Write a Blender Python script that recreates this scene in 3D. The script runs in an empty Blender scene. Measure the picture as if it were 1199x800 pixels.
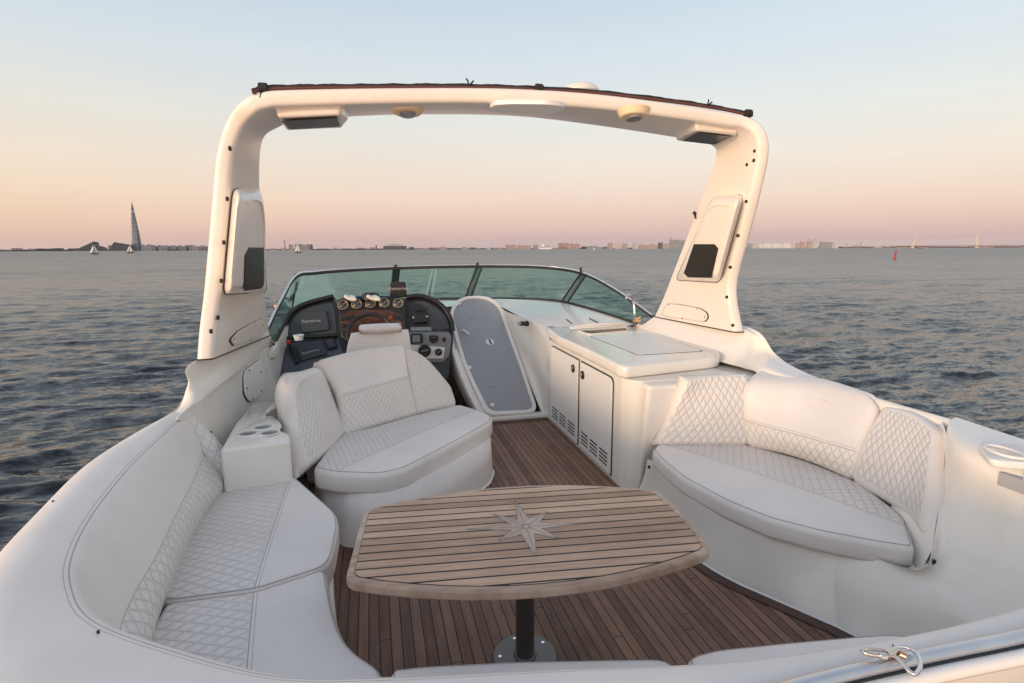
import bpy, bmesh, math, random
import numpy as np
from mathutils import Vector, Matrix
random.seed(7); rng = np.random.default_rng(5)
S = bpy.context.scene
COL = S.collection

# ------------------------------------------------------------------ materials
def nmat(name):
    m = bpy.data.materials.new(name); m.use_nodes = True
    nt = m.node_tree; b = nt.nodes['Principled BSDF']
    return m, nt, b
def N(nt, t, **kw):
    n = nt.nodes.new(t)
    for k, v in kw.items():
        if k.startswith('i_'): n.inputs[k[2:].replace('_', ' ')].default_value = v
        else: setattr(n, k, v)
    return n
def Lk(nt, a, b): nt.links.new(a, b)
def math_(nt, op, a, b=None, c=None):
    n = nt.nodes.new('ShaderNodeMath'); n.operation = op
    for i, v in enumerate((a, b, c)):
        if v is None: continue
        if isinstance(v, (int, float)): n.inputs[i].default_value = v
        else: nt.links.new(v, n.inputs[i])
    return n.outputs[0]
def ramp(nt, fac, stops, interp='LINEAR'):
    r = nt.nodes.new('ShaderNodeValToRGB'); r.color_ramp.interpolation = interp
    e = r.color_ramp.elements
    while len(e) > 1: e.remove(e[0])
    e[0].position = stops[0][0]; e[0].color = (*stops[0][1], 1)
    for p, c in stops[1:]:
        k = e.new(p); k.color = (*c, 1)
    if fac is not None: nt.links.new(fac, r.inputs[0])
    return r.outputs[0]
def mix(nt, fac, a, b, bt='MIX'):
    n = nt.nodes.new('ShaderNodeMix'); n.data_type = 'RGBA'; n.blend_type = bt
    for k, v in ((0, fac), (6, a), (7, b)):
        if isinstance(v, (int, float)): n.inputs[k].default_value = v
        elif isinstance(v, tuple): n.inputs[k].default_value = (*v, 1)
        else: nt.links.new(v, n.inputs[k])
    return n.outputs[2]
def noise(nt, vec, scale, detail=4, rough=.55):
    n = N(nt, 'ShaderNodeTexNoise'); n.inputs['Scale'].default_value = scale
    n.inputs['Detail'].default_value = detail; n.inputs['Roughness'].default_value = rough
    if vec is not None: nt.links.new(vec, n.inputs['Vector'])
    return n.outputs['Fac']
def bump(nt, h, b, strength=.3, dist=.01):
    n = N(nt, 'ShaderNodeBump'); n.inputs['Strength'].default_value = strength; n.inputs['Distance'].default_value = dist
    nt.links.new(h, n.inputs['Height']); nt.links.new(n.outputs[0], b.inputs['Normal']); return n
def simple(name, col, rough=.4, metal=0., var=.06, nscale=6, bmp=0., bscale=200, coat=0.):
    m, nt, b = nmat(name)
    g = N(nt, 'ShaderNodeNewGeometry')
    f = noise(nt, g.outputs['Position'], nscale, 5)
    c1 = tuple(max(0, x*(1-var)) for x in col); c2 = tuple(min(1, x*(1+var)) for x in col)
    Lk(nt, ramp(nt, f, [(.3, c1), (.7, c2)]), b.inputs['Base Color'])
    b.inputs['Roughness'].default_value = rough; b.inputs['Metallic'].default_value = metal
    b.inputs['Coat Weight'].default_value = coat
    if bmp:
        bump(nt, noise(nt, g.outputs['Position'], bscale, 3), b, bmp, .002)
    return m

M = {}
def gel(name, col, rough=.3):
    m, nt, b = nmat(name)
    g = N(nt, 'ShaderNodeNewGeometry')
    f = noise(nt, g.outputs['Position'], 1.7, 6, .6)
    f2 = noise(nt, g.outputs['Position'], 5, 6, .7)
    c = ramp(nt, f, [(.3, tuple(x*.95 for x in col)), (.7, tuple(min(1, x*1.03) for x in col))])
    c = mix(nt, math_(nt, 'MULTIPLY', ramp(nt, f2, [(.56, (0, 0, 0)), (.85, (1, 1, 1))]), .05), c, tuple(x*q for x, q in zip(col, (.84, .79, .72))))
    Lk(nt, c, b.inputs['Base Color'])
    rr = ramp(nt, f2, [(.3, (rough*.92,)*3), (.8, (rough*1.12,)*3)])
    Lk(nt, rr, b.inputs['Roughness'])
    b.inputs['IOR'].default_value = 1.5
    bump(nt, noise(nt, g.outputs['Position'], 5, 2), b, .06, .02)
    return m
M['gel'] = gel('gelcoat', (.79, .755, .70), .15)
M['archgel'] = gel('arch_gelcoat', (.77, .725, .665), .2)
M['white'] = gel('white_plastic', (.78, .77, .745), .35)
M['cream'] = gel('cream_plastic', (.74, .60, .40), .4)
M['door'] = gel('grey_acrylic', (.32, .335, .365), .22)
M['recessgrey'] = gel('recess_grey', (.42, .43, .45), .35)

def leather(name, quilt=False, w=.05, h=.072, col=(.755, .715, .68), seam=True, dark=.26):
    """UV in metres; v > 0 is quilted when quilt, a double row of stitches runs at v ~ 0."""
    m, nt, b = nmat(name)
    g = N(nt, 'ShaderNodeNewGeometry'); uv = N(nt, 'ShaderNodeUVMap'); uv.uv_map = 'UVMap'
    sp = N(nt, 'ShaderNodeSeparateXYZ'); Lk(nt, uv.outputs[0], sp.inputs[0])
    u, v = sp.outputs[0], sp.outputs[1]
    f = noise(nt, g.outputs['Position'], 2.4, 5, .6)
    f2 = noise(nt, g.outputs['Position'], 9, 6, .7)
    c = ramp(nt, f, [(.3, tuple(x*.94 for x in col)), (.7, tuple(min(1, x*1.04) for x in col))])
    c = mix(nt, math_(nt, 'MULTIPLY', ramp(nt, f2, [(.55, (0, 0, 0)), (.8, (1, 1, 1))]), .22), c, tuple(x*q for x, q in zip(col, (.80, .77, .74))))
    wr = noise(nt, g.outputs['Position'], 7, 3, .5)
    fine = noise(nt, g.outputs['Position'], 260, 2, .5)
    height = math_(nt, 'ADD', math_(nt, 'MULTIPLY', wr, .6), math_(nt, 'MULTIPLY', fine, .03))
    if quilt:
        def tri(x):  # 1 on a seam, 0 mid diamond
            fr = math_(nt, 'FRACT', x)
            return math_(nt, 'MULTIPLY', math_(nt, 'ABSOLUTE', math_(nt, 'SUBTRACT', fr, .5)), 2.)
        p = math_(nt, 'ADD', math_(nt, 'DIVIDE', u, w), math_(nt, 'DIVIDE', v, h))
        q = math_(nt, 'SUBTRACT', math_(nt, 'DIVIDE', u, w), math_(nt, 'DIVIDE', v, h))
        d = math_(nt, 'MAXIMUM', tri(p), tri(q))
        on = math_(nt, 'GREATER_THAN', v, .006)
        pil = math_(nt, 'SUBTRACT', 1., math_(nt, 'POWER', d, 3.5))
        pil = math_(nt, 'MULTIPLY', pil, on)
        height = math_(nt, 'ADD', height, math_(nt, 'MULTIPLY', pil, .9))
        ln = math_(nt, 'MULTIPLY', math_(nt, 'GREATER_THAN', d, .93), on)
        c = mix(nt, math_(nt, 'MULTIPLY', ln, .33), c, (dark, dark*.93, dark*.9))
    if seam:
        a = math_(nt, 'ABSOLUTE', v)
        s1 = math_(nt, 'LESS_THAN', a, .0025)
        b2 = math_(nt, 'ABSOLUTE', math_(nt, 'ADD', v, .016))
        s2 = math_(nt, 'LESS_THAN', b2, .002)
        s = math_(nt, 'MAXIMUM', math_(nt, 'MULTIPLY', s1, .62), math_(nt, 'MULTIPLY', s2, .45))
        c = mix(nt, s, c, (.16, .145, .14))
        height = math_(nt, 'SUBTRACT', height, math_(nt, 'MULTIPLY', s1, .5))
    Lk(nt, c, b.inputs['Base Color'])
    b.inputs['Roughness'].default_value = .46
    bump(nt, height, b, .5, .015)
    return m
M['vinyl'] = leather('vinyl', False)
M['plain'] = leather('plain_vinyl', False, seam=False)
M['quilt'] = leather('quilted_vinyl', True)
M['quilt2'] = leather('quilted_vinyl_fine', True, .066, .085)
M['quilt3'] = leather('quilted_vinyl_wide', True, .062, .098, dark=.30)

def wood(name, axis, pitch, c_lo, c_hi, caulk=.09, butts=False, rot=0., grain=1., rough=.6):
    """planks run along `axis` of object space ('X' or 'Y'); dark caulk between them."""
    m, nt, b = nmat(name)
    tc = N(nt, 'ShaderNodeTexCoord'); sp = N(nt, 'ShaderNodeSeparateXYZ')
    Lk(nt, tc.outputs['Object'], sp.inputs[0])
    al, ac = (sp.outputs[0], sp.outputs[1]) if axis == 'X' else (sp.outputs[1], sp.outputs[0])
    t = math_(nt, 'DIVIDE', ac, pitch); idx = math_(nt, 'FLOOR', t); fr = math_(nt, 'FRACT', t)
    wn = N(nt, 'ShaderNodeTexWhiteNoise'); wn.noise_dimensions = '1D'; Lk(nt, idx, wn.inputs['W'])
    rnd = wn.outputs['Value']
    cm = N(nt, 'ShaderNodeCombineXYZ')
    Lk(nt, math_(nt, 'ADD', math_(nt, 'MULTIPLY', al, 2.2), math_(nt, 'MULTIPLY', rnd, 37.)), cm.inputs[0])
    Lk(nt, math_(nt, 'MULTIPLY', ac, 60.*grain), cm.inputs[1]); Lk(nt, math_(nt, 'MULTIPLY', rnd, 9.), cm.inputs[2])
    gr = noise(nt, cm.outputs[0], 1.6, 8, .68)
    big = noise(nt, tc.outputs['Object'], 2.3, 5, .6)
    sh = math_(nt, 'ADD', math_(nt, 'MULTIPLY', gr, .62), math_(nt, 'ADD', math_(nt, 'MULTIPLY', rnd, .24), math_(nt, 'MULTIPLY', big, .36)))
    c = ramp(nt, sh, [(.38, c_lo), (.62, tuple((a+d)/2 for a, d in zip(c_lo, c_hi))), (.86, c_hi)])
    edge = math_(nt, 'MAXIMUM', math_(nt, 'LESS_THAN', fr, caulk/2), math_(nt, 'GREATER_THAN', fr, 1-caulk/2))
    if butts:
        bl = math_(nt, 'FRACT', math_(nt, 'ADD', math_(nt, 'DIVIDE', al, 2.3), math_(nt, 'MULTIPLY', rnd, 5.31)))
        edge = math_(nt, 'MAXIMUM', edge, math_(nt, 'LESS_THAN', bl, .0025))
    c = mix(nt, edge, c, (.012, .011, .011))
    Lk(nt, c, b.inputs['Base Color'])
    b.inputs['Roughness'].default_value = rough
    h = math_(nt, 'SUBTRACT', math_(nt, 'MULTIPLY', gr, .3), math_(nt, 'MULTIPLY', edge, .6))
    bump(nt, h, b, .5, .004)
    return m
M['deckwood'] = wood('teak_deck', 'Y', .056, (.085, .044, .029), (.34, .19, .123), .12, True)
M['marginwood'] = wood('teak_margin', 'Y', .9, (.06, .034, .025), (.17, .10, .072), .001)
M['tablewood'] = wood('teak_table', 'X', .0625, (.27, .165, .108), (.74, .51, .365), .16)
M['tableedge'] = wood('teak_table_edge', 'X', .9, (.26, .155, .10), (.70, .55, .44), .0, grain=.35, rough=.42)
M['inlay'] = wood('inlay_wood', 'Y', .9, (.40, .30, .235), (.66, .52, .42), .0, grain=.7)
M['inlayline'] = simple('inlay_line', (.17, .18, .21), .5)
M['burl'] = simple('burl_wood', (.085, .036, .02), .2, var=.5, nscale=30)
M['black'] = simple('black_plastic', (.012, .012, .014), .38, bmp=.15)
M['dash'] = simple('dark_dash', (.040, .046, .058), .5, bmp=.2)
M['dashlow'] = simple('blue_grey_dash', (.075, .085, .105), .48, bmp=.2)
M['cover'] = simple('cover_grey', (.045, .047, .052), .45)
M['grille'] = simple('grille', (.020, .014, .010), .3)
M['rubber'] = simple('rubber', (.03, .028, .027), .6)
M['canvas'] = simple('canvas', (.014, .013, .014), .75, var=.4, nscale=20, bmp=.5, bscale=60)
M['piping'] = simple('rail_brown', (.10, .035, .025), .5)
M['steel'] = simple('steel', (.72, .72, .73), .17, 1., nscale=30, var=.1)
M['brushed'] = simple('brushed', (.60, .61, .63), .30, 1., nscale=9, var=.06)
M['brass'] = simple('brass', (.80, .50, .28), .25, 1.)
M['coppersheen'] = simple('coppery_sheen_steel', (.70, .60, .52), .2, 1.)  # plain steel, its coppery reflections put into the colour
M['pole'] = simple('dark_pole', (.15, .142, .138), .35, .6)
M['alu'] = simple('alu', (.62, .64, .66), .3, .8)
M['lens'] = simple('lens', (.22, .22, .23), .15)
M['lcd'] = simple('lcd', (.22, .27, .27), .15)
M['silver'] = simple('silver_panel', (.22, .235, .26), .4)
M['letter'] = simple('letter', (.42, .42, .44), .5)
M['face'] = simple('gauge_face', (.05, .05, .055), .15, var=.6, nscale=40)
M['gold'] = simple('gauge_rim', (.45, .33, .18), .35, 1.)
M['orange'] = simple('lamp_red', (.35, .03, .01), .3)
M['tan'] = simple('tan_basin', (.30, .21, .12), .5)
M['thread'] = simple('thread', (.36, .33, .31), .7)
M['hole'] = simple('screw_hole', (.010, .009, .008), .5)
M['paper'] = simple('paper', (.78, .74, .66), .7)

def glass(name, tint, refl=1.):
    m = bpy.data.materials.new(name); m.use_nodes = True; nt = m.node_tree
    for n in list(nt.nodes): nt.nodes.remove(n)
    o = N(nt, 'ShaderNodeOutputMaterial'); t = N(nt, 'ShaderNodeBsdfTransparent'); gl = N(nt, 'ShaderNodeBsdfGlossy')
    g = N(nt, 'ShaderNodeNewGeometry')
    Lk(nt, ramp(nt, noise(nt, g.outputs['Position'], 1.5, 3), [(.3, tuple(x*.97 for x in tint)), (.7, tint)]), t.inputs[0])
    gl.inputs['Color'].default_value = (.85, 1, .95, 1); gl.inputs['Roughness'].default_value = .02
    fr = N(nt, 'ShaderNodeFresnel'); fr.inputs[0].default_value = 1.5
    mx = N(nt, 'ShaderNodeMixShader'); Lk(nt, math_(nt, 'MULTIPLY', fr.outputs[0], refl), mx.inputs[0])
    Lk(nt, t.outputs[0], mx.inputs[1]); Lk(nt, gl.outputs[0], mx.inputs[2]); Lk(nt, mx.outputs[0], o.inputs[0])
    return m
M['glass'] = glass('green_glass', (.60, .86, .79), .5)

# ------------------------------------------------------------------ mesh helpers
def tag(o, label=None, cat=None, group=None, kind=None):
    if label: o['label'] = label
    if cat: o['category'] = cat
    if group: o['group'] = group
    if kind: o['kind'] = kind
    return o
def thing(name, label, cat, loc=(0, 0, 0), group=None, kind=None):
    o = bpy.data.objects.new(name, None); COL.objects.link(o); o.location = loc; o.empty_display_size = .1
    return tag(o, label, cat, group, kind)
WORLD = {}
def mo(name, verts, faces, mat, parent=None, smooth=True, bevel=0., seg=3, sub=0, uvs=None, sharp=None, crease=None):
    """one mesh object; verts in world space, stored relative to the parent thing's origin."""
    off = Vector((0, 0, 0))
    if parent is not None:
        q = parent
        while q is not None: off += q.location; q = q.parent
    me = bpy.data.meshes.new(name)
    vv = [(v[0]-off.x, v[1]-off.y, v[2]-off.z) for v in verts]
    me.from_pydata(vv, [], [tuple(f) for f in faces]); me.validate()
    if uvs is not None:
        ul = me.uv_layers.new(name='UVMap')
        for l in me.loops: ul.data[l.index].uv = uvs[l.vertex_index]
    bm = bmesh.new(); bm.from_mesh(me); bmesh.ops.recalc_face_normals(bm, faces=bm.faces); bm.to_mesh(me); bm.free()
    if smooth:
        for p in me.polygons: p.use_smooth = True
        if sharp: me.set_sharp_from_angle(angle=math.radians(sharp))
    o = bpy.data.objects.new(name, me); COL.objects.link(o)
    if parent is not None: o.parent = parent
    me.materials.append(M[mat] if isinstance(mat, str) else mat)
    if bevel:
        b = o.modifiers.new('bevel', 'BEVEL'); b.width = bevel; b.segments = seg; b.limit_method = 'ANGLE'
        b.angle_limit = math.radians(38); b.harden_normals = smooth; b.use_clamp_overlap = True
    if sub:
        s = o.modifiers.new('sub', 'SUBSURF'); s.levels = sub; s.render_levels = sub
    return o
def crom(P, n, closed=False):
    """Catmull-Rom resample of control points P (k, dim) to n points, uniform in parameter."""
    P = np.asarray(P, float); k = len(P)
    if k == 2:
        t = np.linspace(0, 1, n)[:, None]; return P[0]*(1-t)+P[1]*t
    if closed: E = np.vstack([P[-1], P, P[0], P[1]]); m = k
    else: E = np.vstack([2*P[0]-P[1], P, 2*P[-1]-P[-2]]); m = k-1
    ts = np.linspace(0, m, n, endpoint=not closed); out = []
    for t in ts:
        i = min(int(t), m-1); f = t-i
        a, b, c, d = E[i], E[i+1], E[i+2], E[i+3]
        out.append(.5*((2*b)+(-a+c)*f+(2*a-5*b+4*c-d)*f*f+(-a+3*b-3*c+d)*f**3))
    return np.array(out)
def grid_dense(G, n, m):
    G = np.asarray(G, float)
    A = np.stack([crom(G[i], m) for i in range(G.shape[0])])
    return np.stack([crom(A[:, j], n) for j in range(m)], 1)
def gfaces(n, m, base=0, flip=False):
    f = []
    for i in range(n-1):
        for j in range(m-1):
            q = (base+i*m+j, base+i*m+j+1, base+(i+1)*m+j+1, base+(i+1)*m+j)
            f.append(q[::-1] if flip else q)
    return f
def guv(D, v0=None):
    n, m = D.shape[:2]
    us = np.zeros((n, m)); vs = np.zeros((n, m))
    us[:, 1:] = np.cumsum(np.linalg.norm(np.diff(D, axis=1), axis=2), 1)
    vs[1:] = np.cumsum(np.linalg.norm(np.diff(D, axis=0), axis=2), 0)
    return us, vs
def surf(name, G, mat, parent=None, n=24, m=24, smooth=True, seam_row=None, flip_v=False, sharp=None, thick=0.):
    """open surface through a control grid. seam_row: v=0 sits on this (float) row of the control grid."""
    D = grid_dense(G, n, m); us, vs = guv(D)
    if seam_row is not None:
        r = seam_row/(len(G)-1)*(n-1); i = int(r); fr = r-i
        z = vs[i]*(1-fr)+(vs[i+1]*fr if i+1 < n else 0)
        vs = vs-z[None, :]
    if flip_v: vs = -vs
    us = np.repeat(us[n//2][None], n, 0)
    uv = list(zip(us.ravel(), vs.ravel()))
    o = mo(name, D.reshape(-1, 3), gfaces(n, m), mat, parent, smooth, uvs=uv, sharp=sharp)
    if thick:
        s = o.modifiers.new('solid', 'SOLIDIFY'); s.thickness = thick; s.offset = -1
    return o
def normals(D):
    du = np.gradient(D, axis=1); dv = np.gradient(D, axis=0)
    nn = np.cross(du, dv); return nn/np.maximum(np.linalg.norm(nn, axis=2, keepdims=True), 1e-9)
def remap(P, k):
    """resample rows of a dense grid so that samples crowd towards both ends."""
    n = len(P); t = np.linspace(0, 1, k); t = (1-np.cos(np.pi*t))/2; t = .8*t+.2*np.linspace(0, 1, k)
    x = t*(n-1); i = np.minimum(x.astype(int), n-2); f = (x-i).reshape((-1,)+(1,)*(P.ndim-1))
    return P[i]*(1-f)+P[i+1]*f
def pad(name, G, mat, parent, thick, toward, n=34, m=40, bevel=.03, puff=.012, seam_row=None, flip_v=False, seg=4, rim=.45):
    """padded cushion panel: front surface through control grid G, facing `toward`, `thick` deep, edges rounded by `bevel`."""
    D = grid_dense(G, 61, 61); us0, vs0 = guv(D)
    D = remap(D, n); D = np.swapaxes(remap(np.swapaxes(D, 0, 1), m), 0, 1)
    nn = normals(D)
    c = D.reshape(-1, 3).mean(0)
    if np.dot(nn.reshape(-1, 3).mean(0), np.asarray(toward)-c) < 0: nn = -nn
    us, vs = guv(D)
    du = np.minimum(us, us[:, -1:]-us); dv = np.minimum(vs, vs[-1:]-vs); R = bevel
    if seam_row is not None:
        k5 = remap(vs0[int(round(seam_row/(len(G)-1)*60))], m)
        vs = vs-k5[None, :]
    if flip_v: vs = -vs
    us = np.repeat(us[n//2][None], n, 0)
    q = np.maximum(0, R-du)**2+np.maximum(0, R-dv)**2
    dep = R-np.sqrt(np.maximum(0, R*R-np.minimum(q, R*R)))
    Lu, Lv = np.max(du), np.max(dv)
    bul = np.sqrt(np.clip(du/Lu, 0, 1)*np.clip(dv/Lv, 0, 1))
    F_ = D+nn*(puff*bul-dep*1.0)[:, :, None]; B_ = D-nn*max(thick, R+.02)
    V = np.vstack([F_.reshape(-1, 3), B_.reshape(-1, 3)]); k = n*m
    f = gfaces(n, m)+gfaces(n, m, k, True)
    for i in range(n-1):
        for j, fl in ((0, 1), (m-1, 0)):
            a, b_ = i*m+j, (i+1)*m+j; q_ = (a, b_, b_+k, a+k); f.append(q_[::-1] if fl else q_)
    for j in range(m-1):
        for i, fl in ((0, 0), (n-1, 1)):
            a, b_ = i*m+j, i*m+j+1; q_ = (a, b_, b_+k, a+k); f.append(q_[::-1] if fl else q_)
    uv = list(zip(us.ravel(), vs.ravel())); uv = uv+uv
    o = mo(name, V, f, mat, parent, True, uvs=uv)
    o.data.materials.append(M['plain'])
    nf = (n-1)*(m-1); dm = np.minimum(du, dv)
    dm = (dm[:-1, :-1]+dm[1:, 1:])/2
    fl = dm.ravel() < R*rim
    for p in o.data.polygons:
        if p.index >= nf or fl[p.index]: p.material_index = 1
    return o
def tube(name, path, r, mat, parent=None, seg=10, smooth_n=0, closed=False):
    P = [Vector(p) for p in (crom(path, smooth_n, closed) if smooth_n else path)]
    V, f = [], []; n = len(P); up = Vector((0, 0, 1))
    prev = None
    for i, p in enumerate(P):
        if closed: t = (P[(i+1) % n]-P[i-1])
        else: t = (P[min(i+1, n-1)]-P[max(i-1, 0)])
        t.normalize()
        a = prev if prev is not None else (up if abs(t.z) < .9 else Vector((1, 0, 0)))
        a = (a-t*a.dot(t)).normalized(); prev = a; b = t.cross(a)
        rr = r[i] if isinstance(r, (list, tuple)) else r
        for k in range(seg):
            an = 2*math.pi*k/seg; V.append(p+a*math.cos(an)*rr+b*math.sin(an)*rr)
    for i in range(n if closed else n-1):
        for k in range(seg):
            i2 = (i+1) % n
            f.append((i*seg+k, i*seg+(k+1) % seg, i2*seg+(k+1) % seg, i2*seg+k))
    if not closed: f.append(tuple(range(seg))[::-1]); f.append(tuple((n-1)*seg+k for k in range(seg)))
    return mo(name, V, f, mat, parent, True, sharp=50)
def tubes_data(paths, r, seg=6):
    V, f = [], []
    for path in paths:
        P = [Vector(p) for p in path]; n = len(P); b0 = len(V)
        for i, p in enumerate(P):
            t = (P[min(i+1, n-1)]-P[max(i-1, 0)]).normalized()
            a = Vector((0, 0, 1)) if abs(t.z) < .9 else Vector((1, 0, 0))
            a = (a-t*a.dot(t)).normalized(); b = t.cross(a)
            for k in range(seg):
                an = 2*math.pi*k/seg; V.append(p+a*math.cos(an)*r+b*math.sin(an)*r)
        for i in range(n-1):
            for k in range(seg):
                f.append((b0+i*seg+k, b0+i*seg+(k+1) % seg, b0+(i+1)*seg+(k+1) % seg, b0+(i+1)*seg+k))
    return V, f
def prism(name, pts, vec, mat, parent=None, bevel=.008, seg=3, smooth=True, taper=0.):
    """planar outline pts (3-D) extruded by vec; taper shrinks the far cap towards its centre."""
    P = [Vector(p) for p in pts]; v = Vector(vec); n = len(P); c = sum(P, Vector())/n
    V = P+[c+(p-c)*(1-taper)+v for p in P]
    f = [tuple(range(n))[::-1], tuple(range(n, 2*n))]+[(i, (i+1) % n, n+(i+1) % n, n+i) for i in range(n)]
    return mo(name, V, f, mat, parent, smooth, bevel, seg)
def box(name, lo, hi, mat, parent=None, bevel=.006, seg=2):
    x0, y0, z0 = lo; x1, y1, z1 = hi
    return prism(name, [(x0, y0, z0), (x1, y0, z0), (x1, y1, z0), (x0, y1, z0)], (0, 0, z1-z0), mat, parent, bevel, seg)
def disc(name, c, nrm, r, h, mat, parent=None, n=20, ax=None, ry=None, bevel=.002, taper=0.):
    nrm = Vector(nrm).normalized(); c = Vector(c)
    a = Vector(ax) if ax else (Vector((0, 0, 1)) if abs(nrm.z) < .9 else Vector((1, 0, 0)))
    a = (a-nrm*a.dot(nrm)).normalized(); b = nrm.cross(a); ry = ry or r
    pts = [c+a*math.cos(2*math.pi*k/n)*r+b*math.sin(2*math.pi*k/n)*ry for k in range(n)]
    return prism(name, pts, nrm*h, mat, parent, bevel, 2, taper=taper)
def ring(name, c, nrm, R, r, mat, parent=None, n=28, ry=None, ax=None):
    nrm = Vector(nrm).normalized(); c = Vector(c)
    a = Vector(ax) if ax else (Vector((0, 0, 1)) if abs(nrm.z) < .9 else Vector((1, 0, 0)))
    a = (a-nrm*a.dot(nrm)).normalized(); b = nrm.cross(a); ry = ry or R
    return tube(name, [c+a*math.cos(2*math.pi*k/n)*R+b*math.sin(2*math.pi*k/n)*ry for k in range(n)], r, mat, parent, 8, closed=True)
def round_poly(pts, r, n=5):
    """round the corners of a 3-D polygon by radius r (or a list of radii)."""
    P = [Vector(p) for p in pts]; out = []; k = len(P)
    for i in range(k):
        rr = r[i] if isinstance(r, (list, tuple)) else r
        a, b, c = P[i-1], P[i], P[(i+1) % k]
        d1 = (a-b); d2 = (c-b); l = min(rr, d1.length*.48, d2.length*.48)
        if l < 1e-4: out.append(b); continue
        s = b+d1.normalized()*l; e = b+d2.normalized()*l
        for j in range(n+1):
            t = j/n; out.append(s*(1-t)**2+b*2*t*(1-t)+e*t*t)
    return out
def resample(pts, n):
    P = np.array([tuple(p) for p in pts]); Q = np.vstack([P, P[:1]])
    L = np.r_[0, np.cumsum(np.linalg.norm(np.diff(Q, axis=0), axis=1))]
    t = np.linspace(0, L[-1], n, endpoint=False)
    return np.stack([np.interp(t, L, Q[:, k]) for k in range(3)], 1)
def cushion(name, outline, ztop, thick, mat, parent, r=.035, corner=.05, crown=.012, uvf=None, n=110, under=.0, floor_at=None):
    """cushion lying flat: outline (x, y) at its widest, rounded rim, gently crowned top."""
    P = resample(round_poly([(p[0], p[1], 0) for p in outline], corner), n)[:, :2]
    c = P.mean(0)
    t = np.roll(P, -1, 0)-np.roll(P, 1, 0); t /= np.linalg.norm(t, axis=1, keepdims=True)
    nrm = np.stack([t[:, 1], -t[:, 0]], 1)
    area = np.sum(P[:, 0]*np.roll(P[:, 1], -1)-np.roll(P[:, 0], -1)*P[:, 1])
    if area < 0: nrm = -nrm
    rings = []
    zb = ztop-thick
    rings.append((P-nrm*(r+under), zb))
    for k in range(1, 5):
        a = k/4*math.pi/2; rings.append((P-nrm*(r*.6*(1-math.sin(a))+under*(1-k/4)), zb+r*.6*(1-math.cos(a))))
    for k in range(0, 6):
        a = k/5*math.pi/2; rings.append((P-nrm*r*(1-math.cos(a)), ztop-r+r*math.sin(a)))
    for s, dz in ((.85, .35), (.68, .65), (.45, .88), (.2, 1.)):
        I = (P-nrm*r-c)*s+c; rings.append((I, ztop+crown*dz))
    V = []; f = []
    for q, z in rings:
        V += [(x, y, z) for x, y in q]
    R = len(rings)
    for i in range(R-1):
        for j in range(n):
            f.append((i*n+j, i*n+(j+1) % n, (i+1)*n+(j+1) % n, (i+1)*n+j))
    V.append((c[0], c[1], ztop+crown)); ci = len(V)-1
    for j in range(n): f.append(((R-1)*n+j, (R-1)*n+(j+1) % n, ci))
    f.append(tuple(range(n))[::-1])
    uv = [uvf(v[0], v[1]) for v in V] if uvf else [(v[0], -1.-v[1]) for v in V]
    o = mo(name, V, f, mat, parent, True, uvs=uv)
    o.data.materials.append(M['plain'])
    for p in o.data.polygons:
        if p.index < 8*n or p.index == len(o.data.polygons)-1: p.material_index = 1
    rim = rings[8]
    tube('piping', [(x, y, rim[1]+.001) for x, y in rim[0]], .0024, 'thread', o, 5, closed=True)
    return o
def cut(o, shapes):
    """carve closed prisms (pts, vec) out of a mesh for good (boolean, applied)."""
    cs = []
    for pts, vec in shapes:
        c = prism('cutter', pts, vec, 'hole', None, 0, smooth=False)
        cs.append(c); b = o.modifiers.new('cut', 'BOOLEAN'); b.operation = 'DIFFERENCE'; b.object = c; b.solver = 'EXACT'
    off = o.matrix_world
    bpy.context.view_layer.update()
    me = bpy.data.meshes.new_from_object(o.evaluated_get(bpy.context.evaluated_depsgraph_get()))
    o.modifiers.clear(); o.data = me
    for c in cs: bpy.data.objects.remove(c)
    for p in me.polygons: p.use_smooth = True
    me.set_sharp_from_angle(angle=math.radians(35))
    return o
def circ(c, r, n=28, ry=None, rot=0):
    ry = ry or r
    return [(c[0]+math.cos(2*math.pi*k/n)*r*math.cos(rot)-math.sin(2*math.pi*k/n)*ry*math.sin(rot), c[1]+math.cos(2*math.pi*k/n)*r*math.sin(rot)+math.sin(2*math.pi*k/n)*ry*math.cos(rot), c[2]) for k in range(n)]
def seamline(a, b):
    """uv function: v = signed distance from the line a-b (positive on its left), u along it."""
    a = np.array(a[:2], float); b = np.array(b[:2], float); d = (b-a)/np.linalg.norm(b-a)
    def f_(x, y):
        q = np.array((x, y))-a; return (float(q@d), float(d[0]*q[1]-d[1]*q[0]))
    return f_
def lettering(name, text, size, loc, xdir, ydir, mat, parent):
    cu = bpy.data.curves.new(name, 'FONT'); cu.body = text; cu.size = size; cu.extrude = .0015; cu.align_x = 'CENTER'; cu.align_y = 'CENTER'
    t = bpy.data.objects.new(name+'_tmp', cu); COL.objects.link(t)
    bpy.context.view_layer.update()
    me = bpy.data.meshes.new_from_object(t.evaluated_get(bpy.context.evaluated_depsgraph_get()))
    bpy.data.objects.remove(t)
    x = Vector(xdir).normalized(); y = Vector(ydir).normalized(); z = x.cross(y)
    Mx = Matrix((x, y, z)).transposed()
    vs = [Mx @ v.co+Vector(loc) for v in me.vertices]; fs = [tuple(p.vertices) for p in me.polygons]
    return mo(name, vs, fs, mat, parent, False)
def screws(name, pts, nrm, r, parent, mat='hole'):
    for p in pts:
        disc(name, Vector(p)-Vector(nrm).normalized()*.004, nrm, r, .008, mat, parent, 10, bevel=0)
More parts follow.
